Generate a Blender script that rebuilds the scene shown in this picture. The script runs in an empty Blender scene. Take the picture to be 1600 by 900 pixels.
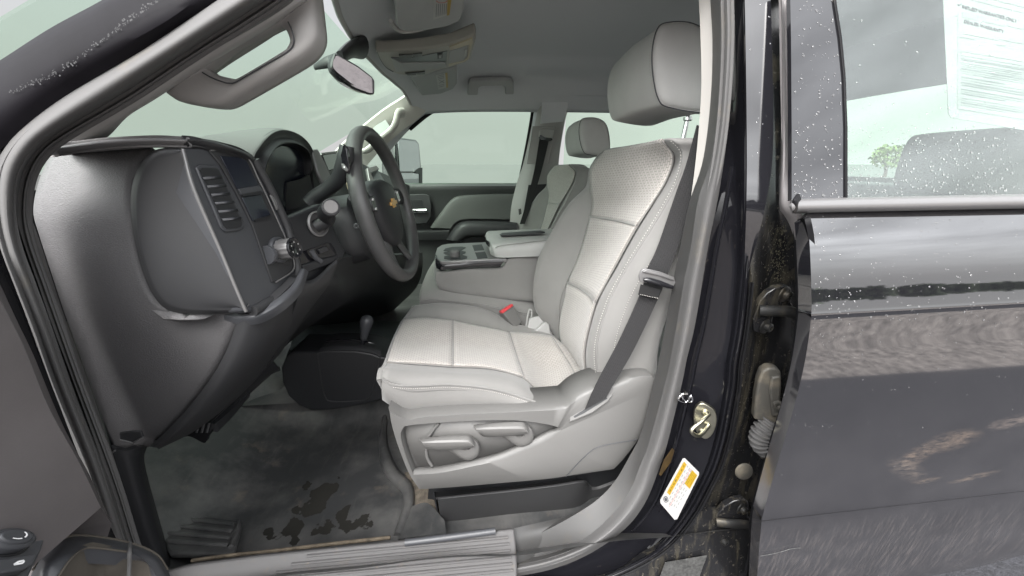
import bpy, bmesh, math, random
from mathutils import Vector, Matrix, Euler
random.seed(7)
D = bpy.data; SC = bpy.context.scene; COL = SC.collection
rad = math.radians
# ---------------------------------------------------------------- camera, sky, sun, exposure
CAMZ, YAW, PITCH, FPX = 1.45, 6.0, 18.0, 600.0
GZ = 0.22                                   # ground level
cam_d = D.cameras.new('camera'); cam = D.objects.new('camera', cam_d); COL.objects.link(cam)
cam.location = (0, 0, CAMZ); cam.rotation_euler = (rad(90 - PITCH), 0, rad(-YAW))
cam_d.sensor_width = 36; cam_d.lens = FPX / 1600 * 36; cam_d.clip_start = 0.01; cam_d.clip_end = 2000
SC.camera = cam
SC.view_settings.view_transform = 'Standard'; SC.view_settings.look = 'None'
SC.view_settings.exposure = 1.0; SC.view_settings.gamma = 1.0
SUN_EL, SUN_AZ = 50.0, 207.0                # azimuth clockwise from +Y: the veiled sun stands high behind the photographer
W = D.worlds.new('World'); SC.world = W; W.use_nodes = True
def world():
    nt = W.node_tree; N = nt.nodes; L = nt.links; N.clear()
    out = N.new('ShaderNodeOutputWorld'); bg = N.new('ShaderNodeBackground'); L.new(bg.outputs[0], out.inputs[0])
    bg.inputs[1].default_value = 0.12
    sky = N.new('ShaderNodeTexSky'); sky.sky_type = 'NISHITA'; sky.sun_disc = False
    sky.sun_elevation = rad(SUN_EL); sky.sun_rotation = rad(SUN_AZ); sky.dust_density = 4; sky.air_density = 1.2
    hs = N.new('ShaderNodeHueSaturation'); hs.inputs['Saturation'].default_value = 0.12; L.new(sky.outputs[0], hs.inputs['Color'])
    tc = N.new('ShaderNodeTexCoord')
    # broken overcast: cloud bands and a bank of grey mist on the far side
    mp = N.new('ShaderNodeMapping'); mp.inputs['Scale'].default_value = (1.2, 1.2, 3.2); L.new(tc.outputs['Generated'], mp.inputs[0])
    no = N.new('ShaderNodeTexNoise'); no.inputs['Scale'].default_value = 2.6; no.inputs['Detail'].default_value = 7; no.inputs['Roughness'].default_value = 0.55
    L.new(mp.outputs[0], no.inputs['Vector'])
    cr = N.new('ShaderNodeMapRange'); cr.inputs[1].default_value = 0.3; cr.inputs[2].default_value = 0.7; cr.inputs[3].default_value = 0.62; cr.inputs[4].default_value = 1.32
    L.new(no.outputs['Fac'], cr.inputs[0])
    dt = N.new('ShaderNodeVectorMath'); dt.operation = 'DOT_PRODUCT'; dt.inputs[1].default_value = (0.30, -0.60, 0.72)
    L.new(tc.outputs['Generated'], dt.inputs[0])
    dr = N.new('ShaderNodeMapRange'); dr.interpolation_type = 'SMOOTHSTEP'
    dr.inputs[1].default_value = -0.45; dr.inputs[2].default_value = 0.75; dr.inputs[3].default_value = FAR; dr.inputs[4].default_value = NEAR
    L.new(dt.outputs['Value'], dr.inputs[0])
    # mist hides the cloud pattern on the far side
    sx = N.new('ShaderNodeSeparateXYZ'); L.new(tc.outputs['Generated'], sx.inputs[0])
    fm = N.new('ShaderNodeMapRange'); fm.inputs[1].default_value = -0.25; fm.inputs[2].default_value = 0.2; L.new(sx.outputs[1], fm.inputs[0])
    mx = N.new('ShaderNodeMix'); mx.data_type = 'FLOAT'; L.new(fm.outputs[0], mx.inputs[0]); L.new(cr.outputs[0], mx.inputs[2]); mx.inputs[3].default_value = 1.0
    mm = N.new('ShaderNodeMath'); mm.operation = 'MULTIPLY'; L.new(mx.outputs[0], mm.inputs[0]); L.new(dr.outputs[0], mm.inputs[1])
    hz = N.new('ShaderNodeMapRange'); hz.interpolation_type = 'SMOOTHSTEP'; hz.inputs[1].default_value = 0.02; hz.inputs[2].default_value = 0.34; L.new(sx.outputs[2], hz.inputs[0])
    ml = N.new('ShaderNodeMapRange'); ml.inputs[1].default_value = -0.55; ml.inputs[2].default_value = 0.15; ml.inputs[3].default_value = MIST_FAR; ml.inputs[4].default_value = MIST_NEAR
    md = N.new('ShaderNodeVectorMath'); md.operation = 'DOT_PRODUCT'; md.inputs[1].default_value = (0.75, -0.65, 0); L.new(tc.outputs['Generated'], md.inputs[0]); L.new(md.outputs['Value'], ml.inputs[0])
    mist = N.new('ShaderNodeVectorMath'); mist.operation = 'SCALE'; mist.inputs[0].default_value = (1.0, 1.0, 1.0); L.new(ml.outputs[0], mist.inputs['Scale'])
    vm0 = N.new('ShaderNodeVectorMath'); vm0.operation = 'SCALE'; zn = N.new('ShaderNodeMapRange'); zn.interpolation_type = 'SMOOTHSTEP'; zn.inputs[1].default_value = 0.42; zn.inputs[2].default_value = 0.72; L.new(sx.outputs[2], zn.inputs[0])
    zc = N.new('ShaderNodeMath'); zc.operation = 'MULTIPLY'; L.new(cr.outputs[0], zc.inputs[0]); zc.inputs[1].default_value = ZENITH      # the brightest part of the overcast is overhead
    mz = N.new('ShaderNodeMix'); mz.data_type = 'FLOAT'; L.new(zn.outputs[0], mz.inputs[0]); L.new(mm.outputs[0], mz.inputs[2]); L.new(zc.outputs[0], mz.inputs[3])
    L.new(hs.outputs[0], vm0.inputs[0]); L.new(mz.outputs[0], vm0.inputs['Scale'])
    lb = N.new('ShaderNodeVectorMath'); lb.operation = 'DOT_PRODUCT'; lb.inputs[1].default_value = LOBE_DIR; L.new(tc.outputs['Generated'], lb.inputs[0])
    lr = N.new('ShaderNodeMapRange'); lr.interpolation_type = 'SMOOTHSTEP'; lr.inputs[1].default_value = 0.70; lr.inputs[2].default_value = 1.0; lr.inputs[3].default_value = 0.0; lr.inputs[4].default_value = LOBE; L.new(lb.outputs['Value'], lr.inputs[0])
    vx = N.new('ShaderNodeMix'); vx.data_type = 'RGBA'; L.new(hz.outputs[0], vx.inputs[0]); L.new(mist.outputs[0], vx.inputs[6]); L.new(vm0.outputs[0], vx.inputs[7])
    lv = N.new('ShaderNodeVectorMath'); lv.operation = 'ADD'; L.new(vx.outputs[2], lv.inputs[0]); L.new(lr.outputs[0], lv.inputs[1])     # added bright sky patch, out of view, that lights the seats
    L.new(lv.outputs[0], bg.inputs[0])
FAR, NEAR, MIST_FAR, MIST_NEAR, ZENITH = 0.85, 2.9, 2.7, 4.6, 3.2
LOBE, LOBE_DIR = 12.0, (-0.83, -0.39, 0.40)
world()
sun_d = D.lights.new('sun', 'SUN'); sun_d.energy = 0.5; sun_d.angle = rad(28); sun_d.color = (1, 0.965, 0.92)
sun = D.objects.new('sun', sun_d); COL.objects.link(sun)
_az = rad(SUN_AZ); _sd = Vector((math.sin(_az) * math.cos(rad(SUN_EL)), math.cos(_az) * math.cos(rad(SUN_EL)), math.sin(rad(SUN_EL))))
sun.rotation_euler = _sd.to_track_quat('Z', 'Y').to_euler(); sun.location = (0, -8, 12)

# ---------------------------------------------------------------- geometry helpers
CAM = Vector((0, 0, CAMZ)); ROT = Euler((rad(90 - PITCH), 0, rad(-YAW))).to_matrix()
def ray(u, v): return ROT @ Vector(((u - 800) / FPX, (450 - v) / FPX, -1))
def Q(u, v, Y): d = ray(u, v); return CAM + d * (Y / d.y)          # a point of the photograph put at its own depth
def QX(u, v, X): d = ray(u, v); return CAM + d * (X / d.x)
def QZ(u, v, Z): d = ray(u, v); return CAM + d * ((Z - CAMZ) / d.z)
class PL:                                                           # plane through three points
    def __init__(s, a, b, c):
        s.o = vec(a); s.n = (vec(b) - s.o).cross(vec(c) - s.o).normalized()
        if s.n.dot(CAM - s.o) < 0: s.n = -s.n
    def at(s, u, v, lift=0):
        d = ray(u, v); return CAM + d * ((s.o - CAM).dot(s.n) / d.dot(s.n)) + s.n * lift
def PLN(o, n):
    p = PL.__new__(PL); p.o = o; p.n = n.normalized(); p.n = p.n if p.n.dot(CAM - o) > 0 else -p.n; return p
def tb(edges): return [[(u, v, Y + .088 * max(0, (330 - v) / 360)) for u, v, Y in e] for e in edges]   # tumblehome above the belt line
def vec(p): return p.copy() if isinstance(p, Vector) else (Q(*p) if not (len(p) == 4) else Vector(p[:3]))
def W3(x, y, z): return Vector((x, y, z))
def crs(pts, m):                                                    # Catmull-Rom, m pieces per span
    if m == 1 or len(pts) < 3:
        out = []
        for a, b in zip(pts, pts[1:]):
            for k in range(m): out.append(a.lerp(b, k / m))
        return out + [pts[-1].copy()]
    P_ = [pts[0] * 2 - pts[1]] + list(pts) + [pts[-1] * 2 - pts[-2]]; out = []
    for i in range(1, len(P_) - 2):
        a, b, c, d = P_[i - 1:i + 3]
        for k in range(m):
            t = k / m
            out.append(0.5 * ((2 * b) + (c - a) * t + (2 * a - 5 * b + 4 * c - d) * t * t + (3 * b - a - 3 * c + d) * t ** 3))
    return out + [pts[-1].copy()]
def ccrs(pts, m):                                                   # closed Catmull-Rom
    n = len(pts); out = []
    for i in range(n):
        a, b, c, d = pts[i - 1], pts[i], pts[(i + 1) % n], pts[(i + 2) % n]
        for k in range(m):
            t = k / m
            out.append(0.5 * ((2 * b) + (c - a) * t + (2 * a - 5 * b + 4 * c - d) * t * t + (3 * b - a - 3 * c + d) * t ** 3))
    return out
def rs(pts, n, smooth=True):
    p = crs([vec(q) for q in pts], 8 if smooth else 1)
    if len(p) == 1: return [p[0]] * n
    L = [0]
    for a, b in zip(p, p[1:]): L.append(L[-1] + (b - a).length)
    out = []; j = 0
    for i in range(n):
        s = L[-1] * i / (n - 1)
        while j < len(p) - 2 and L[j + 1] < s: j += 1
        h = L[j + 1] - L[j]; out.append(p[j].lerp(p[j + 1], 0 if h < 1e-9 else min(1, (s - L[j]) / h)))
    return out
class MB:
    def __init__(s): s.v = []; s.f = []; s.uv = {}
    def grid(s, G, closeu=False, closev=False, uv=True):
        b = len(s.v); nu = len(G); nv = len(G[0])
        for r in G: s.v += r
        if uv:
            mid = G[nu // 2]; cv = [0]
            for a, c in zip(mid, mid[1:]): cv.append(cv[-1] + (c - a).length)
            cm = [r[nv // 2] for r in G]; cu = [0]
            for a, c in zip(cm, cm[1:]): cu.append(cu[-1] + (c - a).length)
        for i in range(nu if closeu else nu - 1):
            for j in range(nv if closev else nv - 1):
                i2 = (i + 1) % nu; j2 = (j + 1) % nv
                if uv:
                    s.uv[len(s.f)] = [(cu[i], cv[j]), (cu[i2], cv[j]), (cu[i2], cv[j2]), (cu[i], cv[j2])]
                s.f.append((b + i * nv + j, b + i2 * nv + j, b + i2 * nv + j2, b + i * nv + j2))
        return b
    def ngon(s, pts):
        b = len(s.v); s.v += pts; s.f.append(tuple(range(b, b + len(pts))))
    def tube(s, pts, r, n=10, m=6, flat=1.0, up=None, closed=False, cap=True):
        pts = [vec(p) for p in pts]; k = len(pts)
        rr = r if isinstance(r, (list, tuple)) else [r] * k
        path = ccrs(pts, m) if closed else crs(pts, m)
        if closed: R_ = [rr[0]] * len(path)
        else: R_ = [rr[min(i // m, k - 1)] + (rr[min(i // m + 1, k - 1)] - rr[min(i // m, k - 1)]) * ((i % m) / m) for i in range(len(path))]
        G = []; ref = up or Vector((0.31, 0.2, 0.93))
        for i, p in enumerate(path):
            if closed: t = path[(i + 1) % len(path)] - path[i - 1]
            else: t = path[min(i + 1, len(path) - 1)] - path[max(i - 1, 0)]
            t.normalize()
            a = (ref - t * ref.dot(t))
            if a.length < 1e-4: a = t.orthogonal()
            a.normalize(); c = t.cross(a)
            if up is None: ref = a
            G.append([p + a * (math.cos(q) * R_[i]) + c * (math.sin(q) * R_[i] * flat) for q in [2 * math.pi * j / n for j in range(n)]])
        s.grid(G, closeu=closed, closev=True, uv=False)
        if not closed and cap:
            s.ngon([q.copy() for q in G[0]][::-1]); s.ngon([q.copy() for q in G[-1]])
    def lathe(s, o, ax, prof, n=24, rib=0, ribn=0):
        ax = ax.normalized(); a = ax.orthogonal().normalized(); c = ax.cross(a); G = []
        for (r, h) in prof:
            G.append([o + ax * h + (a * math.cos(q) + c * math.sin(q)) * r * (1 + (rib if (ribn and int(j * ribn * 2 / n) % 2) else 0)) for j, q in [(j, 2 * math.pi * j / n) for j in range(n)]])
        s.grid(G, closev=True, uv=False)
        if prof[0][0] > 1e-6: s.ngon([q.copy() for q in G[0]][::-1])
        if prof[-1][0] > 1e-6: s.ngon([q.copy() for q in G[-1]])
    def box(s, c, sx, sy, sz, M=None):
        b = len(s.v)
        for x in (-.5, .5):
            for y in (-.5, .5):
                for z in (-.5, .5):
                    p = Vector((x * sx, y * sy, z * sz)); s.v.append(c + (M @ p if M else p))
        for f in ((0, 1, 3, 2), (4, 6, 7, 5), (0, 4, 5, 1), (2, 3, 7, 6), (0, 2, 6, 4), (1, 5, 7, 3)): s.f.append(tuple(b + i for i in f))
    def slab(s, pts, n, th):                                        # polygon given thickness th against its normal
        k = len(pts); b = len(s.v); s.v += [p.copy() for p in pts] + [p - n * th for p in pts]
        nn = Vector((0, 0, 0))
        for i in range(k): nn += pts[i].cross(pts[(i + 1) % k])
        fl = nn.dot(n) < 0
        fr = tuple(range(b, b + k)); bk = tuple(range(b + 2 * k - 1, b + k - 1, -1))
        s.f.append(fr[::-1] if fl else fr); s.f.append(bk[::-1] if fl else bk)
        for i in range(k):
            j = (i + 1) % k; q = (b + i, b + k + i, b + k + j, b + j)
            s.f.append(q[::-1] if fl else q)
    def build(s, name, mat, parent=None, bevel=0, seg=2, solid=0, sub=0, ang=38, face=False, fix=True):
        me = D.meshes.new(name); me.from_pydata([tuple(v) for v in s.v], [], s.f); me.materials.append(M[mat])
        if s.uv:
            ul = me.uv_layers.new(name='UVMap')
            for p in me.polygons:
                if p.index in s.uv:
                    for li, c in zip(p.loop_indices, s.uv[p.index]): ul.data[li].uv = c
        bm = bmesh.new(); bm.from_mesh(me)
        if fix and not face:
            bmesh.ops.remove_doubles(bm, verts=bm.verts, dist=1e-6); bmesh.ops.recalc_face_normals(bm, faces=bm.faces)
        if face:
            t = sum(f.normal.dot(CAM - f.calc_center_median()) * f.calc_area() for f in bm.faces)
            if t < 0: bmesh.ops.reverse_faces(bm, faces=bm.faces)
        bm.to_mesh(me); bm.free()
        for p in me.polygons: p.use_smooth = True
        me.set_sharp_from_angle(angle=rad(ang))
        o = D.objects.new(name, me); COL.objects.link(o)
        if parent is not None:
            o.parent = parent
            if parent.type == 'EMPTY': o.matrix_parent_inverse = Matrix.Translation(-parent.location)
        if solid:
            md = o.modifiers.new('thickness', 'SOLIDIFY'); md.thickness = solid; md.offset = -1; md.use_even_offset = False
        if bevel:
            md = o.modifiers.new('edges', 'BEVEL'); md.width = bevel; md.segments = seg; md.limit_method = 'ANGLE'; md.angle_limit = rad(35); md.harden_normals = False
        if sub:
            md = o.modifiers.new('smooth', 'SUBSURF'); md.levels = sub; md.render_levels = sub
        return o
def skin(name, edges, mat, parent, n=40, m=4, th=0.006, smooth=True, sub=0, bevel=0, ang=38, crisp=True):
    E = [rs(e, n, smooth) for e in edges]
    G = [crs([E[j][i] for j in range(len(E))], m) for i in range(n)]
    mb = MB(); mb.grid(G); o = mb.build(name, mat, parent, face=True, solid=th, sub=sub, bevel=bevel, ang=ang)
    if crisp:
        bm = bmesh.new(); bm.from_mesh(o.data)
        for e in bm.edges:
            if e.is_boundary: e.smooth = False
        bm.to_mesh(o.data); bm.free()
    return o
def plate(name, pts, mat, parent, th=0.006, bevel=0.0015, sm=0, pl=None, lift=0, seg=2):
    if pl: p = [pl.at(u, v, lift) for (u, v) in pts]; n = pl.n
    else:
        p = [vec(q) for q in pts]; n = Vector((0, 0, 0))
        for i in range(len(p)): n += p[i].cross(p[(i + 1) % len(p)])
        n.normalize()
        if n.dot(CAM - p[0]) < 0: n = -n
        if lift: p = [q + n * lift for q in p]
    if sm: p = ccrs(p, sm)
    mb = MB(); mb.slab(p, n, th); return mb.build(name, mat, parent, bevel=bevel, seg=seg, fix=True)
def tube(name, pts, r, mat, parent, **k):
    mb = MB(); mb.tube(pts, r, **k); return mb.build(name, mat, parent)
def tag(o, label=None, cat=None, group=None, kind=None):
    if label: o['label'] = label
    if cat: o['category'] = cat
    if group: o['group'] = group
    if kind: o['kind'] = kind
    return o
def text(name, s, o, xd, yd, size, mat, parent, bold=0.0):
    cu = D.curves.new(name, 'FONT'); cu.body = s; cu.size = size; cu.extrude = 0.00015; cu.offset = bold
    t = D.objects.new(name, cu); COL.objects.link(t); bpy.context.view_layer.update()
    me = D.meshes.new_from_object(t.evaluated_get(bpy.context.evaluated_depsgraph_get())); D.objects.remove(t)
    xd = xd.normalized(); zd = xd.cross(yd).normalized(); yd = zd.cross(xd)
    Mx = Matrix((xd, yd, zd)).transposed().to_4x4(); Mx.translation = o
    me.transform(Mx); me.materials.clear(); me.materials.append(M[mat]); me.name = name
    ob = D.objects.new(name, me); COL.objects.link(ob); ob.parent = parent
    if parent is not None and parent.type == 'EMPTY': ob.matrix_parent_inverse = Matrix.Translation(-parent.location)
    return ob
PAINT_IOR = 2.45
# ---------------------------------------------------------------- materials
M = {}
def mat(name, col, rough=0.5, metal=0.0, ior=1.5, coat=0.0, grain=None, mott=None, dust=None, sheen=0.0, aniso=None, spec=None):
    m = D.materials.new(name); m.use_nodes = True; nt = m.node_tree; N = nt.nodes; L = nt.links
    b = N['Principled BSDF']; b.inputs['Roughness'].default_value = rough; b.inputs['Metallic'].default_value = metal; b.inputs['IOR'].default_value = ior
    b.inputs['Coat Weight'].default_value = coat; b.inputs['Sheen Weight'].default_value = sheen
    if spec is not None: b.inputs['Specular IOR Level'].default_value = spec
    b.inputs['Base Color'].default_value = (*col, 1); tc = N.new('ShaderNodeTexCoord'); cur = None
    def noise(sc, det=4, rg=0.5, stretch=None):
        n = N.new('ShaderNodeTexNoise'); n.inputs['Scale'].default_value = sc; n.inputs['Detail'].default_value = det; n.inputs['Roughness'].default_value = rg
        if stretch:
            mp = N.new('ShaderNodeMapping'); mp.inputs['Scale'].default_value = stretch; L.new(tc.outputs['Object'], mp.inputs[0]); L.new(mp.outputs[0], n.inputs['Vector'])
        else: L.new(tc.outputs['Object'], n.inputs['Vector'])
        return n.outputs['Fac']
    def ramp(f, a, c, lo=0.0, hi=1.0):
        r = N.new('ShaderNodeMapRange'); r.inputs[1].default_value = a; r.inputs[2].default_value = c; r.inputs[3].default_value = lo; r.inputs[4].default_value = hi
        L.new(f, r.inputs[0]); return r.outputs[0]
    def mix(f, a, c):
        x = N.new('ShaderNodeMix'); x.data_type = 'RGBA'; L.new(f, x.inputs[0])
        for s, i in ((a, 6), (c, 7)):
            if isinstance(s, tuple): x.inputs[i].default_value = (*s, 1)
            else: L.new(s, x.inputs[i])
        return x.outputs[2]
    cur = col
    if mott:                                    # gentle large-scale unevenness: (scale, amount)
        cur = mix(ramp(noise(mott[0], 5, 0.6), 0.3, 0.7), tuple(c * (1 - mott[1]) for c in col), tuple(min(1, c * (1 + mott[1])) for c in col))
    for d in (dust or []):                      # (scale, threshold lo, hi, colour, stretch)
        f = ramp(noise(d[0], 8, 0.62, d[4] if len(d) > 4 else None), d[1], d[2]); cur = mix(f, cur, d[3])
        L.new(ramp(f, 0, 1, rough, min(1, max(rough, 0.55))), b.inputs['Roughness'])
    if not isinstance(cur, tuple): L.new(cur, b.inputs['Base Color'])
    if grain:                                   # moulded grain: (scale, strength, distance)
        bp = N.new('ShaderNodeBump'); bp.inputs['Strength'].default_value = grain[1]; bp.inputs['Distance'].default_value = grain[2] if len(grain) > 2 else 0.0006
        L.new(noise(grain[0], 3, 0.6, grain[3] if len(grain) > 3 else None), bp.inputs['Height']); L.new(bp.outputs[0], b.inputs['Normal'])
    M[name] = m; m['n'] = 1
    return m, N, L, b, tc, noise, ramp, mix
def weave(name, col, sc, dark=0.62, rowdir=0, sheen=0.25):
    m, N, L, b, tc, noise, ramp, mix = mat(name, col, 0.85, sheen=sheen)
    mp = N.new('ShaderNodeMapping'); mp.inputs['Scale'].default_value = (sc, sc, 1); L.new(tc.outputs['UV'], mp.inputs[0])
    br = N.new('ShaderNodeTexBrick'); br.inputs['Scale'].default_value = 1.0; br.inputs['Mortar Size'].default_value = 0.14; br.inputs['Mortar Smooth'].default_value = 0.9
    br.inputs['Brick Width'].default_value = 1.5; br.inputs['Row Height'].default_value = 1.0
    br.inputs['Color1'].default_value = (*col, 1); br.inputs['Color2'].default_value = (*[c * 0.9 for c in col], 1); br.inputs['Mortar'].default_value = (*[c * dark for c in col], 1)
    if rowdir: mp.inputs['Rotation'].default_value = (0, 0, rad(90))
    L.new(mp.outputs[0], br.inputs['Vector'])
    n = noise(9, 4); c2 = mix(ramp(n, 0.35, 0.75, 0, 0.1), br.outputs['Color'], tuple(c * 0.72 for c in col)); L.new(c2, b.inputs['Base Color'])
    bp = N.new('ShaderNodeBump'); bp.inputs['Strength'].default_value = 0.5; bp.inputs['Distance'].default_value = 0.0012; bp.invert = True
    L.new(br.outputs['Fac'], bp.inputs['Height']); L.new(bp.outputs[0], b.inputs['Normal'])
FAB = (0.35, 0.328, 0.305)
weave('fabric_insert', FAB, 135, 0.40)
weave('belt_webbing', (0.017, 0.0165, 0.0175), 230, 0.4, 0, 0.0)
mat('fabric_plain', (0.1654, 0.1622, 0.1555), 0.8, sheen=0.2, grain=(900, 0.25, 0.0006), mott=(9, 0.07))
mat('vinyl_grey', (0.29, 0.29, 0.282), 0.55, grain=(1100, 0.2, 0.0004), mott=(12, 0.05))
mat('thread_pale', (0.4680, 0.4485, 0.4160), 0.7)
mat('plastic_grey', (0.1133, 0.1114, 0.1077), 0.5, grain=(1400, 0.18, 0.0003), mott=(6, 0.03))
mat('plastic_lever', (0.1346, 0.1319, 0.1272), 0.42, grain=(1400, 0.1, 0.0003))
mat('trim_grey', (0.3060, 0.2975, 0.2890), 0.6, grain=(1200, 0.2, 0.0004), mott=(7, 0.04))
mat('trim_pale', (0.4500, 0.4312, 0.4050), 0.6, grain=(1200, 0.2, 0.0004))
mat('dash_dark', (0.0255, 0.0258, 0.0275), 0.52, grain=(900, 0.25, 0.0005), mott=(6, 0.08))
mat('dash_leather', (0.0952, 0.0930, 0.0952), 0.42, grain=(380, 0.9, 0.0014, (1, 1, 2.5)), mott=(6, 0.06))
mat('dash_black', (0.0144, 0.0150, 0.0168), 0.5, grain=(900, 0.2, 0.0004))
mat('dash_face', (0.0484, 0.0501, 0.0550), 0.38, grain=(1500, 0.08, 0.0002))
mat('dash_top', (0.0840, 0.0864, 0.0840), 0.62, grain=(700, 0.3, 0.0005))
mat('gloss_black', (0.010, 0.010, 0.012), 0.12, coat=0.3)
mat('screen_dark', (0.012, 0.014, 0.022), 0.16)
mat('pad_grey', (0.1400, 0.1370, 0.1380), 0.55, grain=(700, 0.3, 0.0005))
mat('dust_olive', (0.10, 0.088, 0.055), 0.8)
mat('paint_flange', (0.010, 0.010, 0.012), 0.08, ior=1.8)
mat('door_insert', (0.0880, 0.0908, 0.0869), 0.6, grain=(1100, 0.2, 0.0004))
mat('drawer_black', (0.030, 0.030, 0.031), 0.5, grain=(900, 0.2, 0.0004))
mat('trim_dull', (0.13, 0.125, 0.122), 0.5)
mat('door_panel', (0.0350, 0.0364, 0.0364), 0.5, grain=(900, 0.2, 0.0004))
mat('headrest_vinyl', (0.4554, 0.4499, 0.4416), 0.55, grain=(1100, 0.2, 0.0004), mott=(12, 0.05))
mat('rubber_dirty', (0.0510, 0.0503, 0.0495), 0.5, grain=(500, 0.2, 0.0003), dust=[(48, 0.55, 0.9, (0.065, 0.058, 0.048), (1, 1, .5))])
mat('rubber', (0.0990, 0.0972, 0.0965), 0.62, spec=.25, grain=(500, 0.2, 0.0003), dust=[(26, 0.56, 0.8, (0.13, 0.12, 0.105))])
mat('rubber_black', (0.008, 0.008, 0.009), 0.55, spec=.12, dust=[(30, 0.62, 0.85, (0.06, 0.055, 0.05))])
mat('satin_trim', (0.1120, 0.1096, 0.1096), 0.33, ior=1.8)
mat('headliner', (0.4760, 0.4845, 0.5015), 0.95, grain=(1500, 0.3, 0.0005))
mat('visor_cloth', (0.3135, 0.3230, 0.3182), 0.95, grain=(1500, 0.3, 0.0005))
mat('beige_plastic', (0.2520, 0.2400, 0.2160), 0.5)
mat('tan_plastic', (0.3250, 0.2730, 0.1950), 0.45)
mat('carpet', (0.1360, 0.1160, 0.0920), 1.0, grain=(420, 1.0, 0.004), mott=(60, 0.45))
mat('chrome', (0.75, 0.75, 0.76), 0.12, metal=1)
mat('zinc', (0.4650, 0.4500, 0.3600), 0.3, metal=1, mott=(40, 0.2))
mat('steel_dark', (0.0300, 0.0300, 0.0300), 0.35, metal=0.6, dust=[(40, 0.5, 0.75, (0.10, 0.086, 0.062))])
mat('grimy_plastic', (0.0578, 0.0547, 0.0481), 0.55, dust=[(30, 0.45, 0.7, (0.14, 0.122, 0.092))])
mat('mirror_glass', (0.3600, 0.3600, 0.3850), 0.03, metal=1)
mat('paper_white', (0.2790, 0.2790, 0.2759), 0.7)
mat('label_white', (0.3240, 0.3195, 0.3105), 0.45)
mat('label_yellow', (0.2818, 0.1784, 0.0070), 0.5)
mat('label_amber', (0.0281, 0.0165, 0.0040), 0.5, mott=(90, 0.4))
mat('label_silver', (0.0833, 0.0833, 0.0809), 0.45, metal=0.4, mott=(160, 0.5))
mat('ink_grey', (0.1820, 0.1890, 0.1890), 0.8)
mat('ink_pale', (0.2728, 0.2759, 0.2728), 0.8)
mat('ink_dark', (0.04, 0.04, 0.045), 0.8)
mat('ink_red', (0.45, 0.10, 0.08), 0.8)
mat('print_white', (0.80, 0.80, 0.80), 0.6)
mat('buckle_red', (0.4960, 0.0480, 0.0560), 0.4)
mat('emblem_gold', (0.62, 0.36, 0.12), 0.3, metal=0.7)
mat('paint_outer', (0.010, 0.010, 0.012), 0.035, ior=1.78, grain=(5, 0.06, 0.004),
    dust=None)
mat('paint_jamb', (0.008, 0.008, 0.010), 0.06, ior=1.33, grain=(14, 0.12, 0.004), dust=[(70, 0.66, 0.85, (0.10, 0.09, 0.075))])
mat('paint_dusty', (0.012, 0.012, 0.013), 0.22, dust=[(9, 0.5, 0.75, (0.07, 0.062, 0.045), (6, 6, 1)), (120, 0.6, 0.8, (0.12, 0.105, 0.08))])
mat('wheel_rim', (0.0510, 0.0510, 0.0516), 0.42, grain=(900, 0.35, 0.0006), mott=(30, 0.12))
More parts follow.
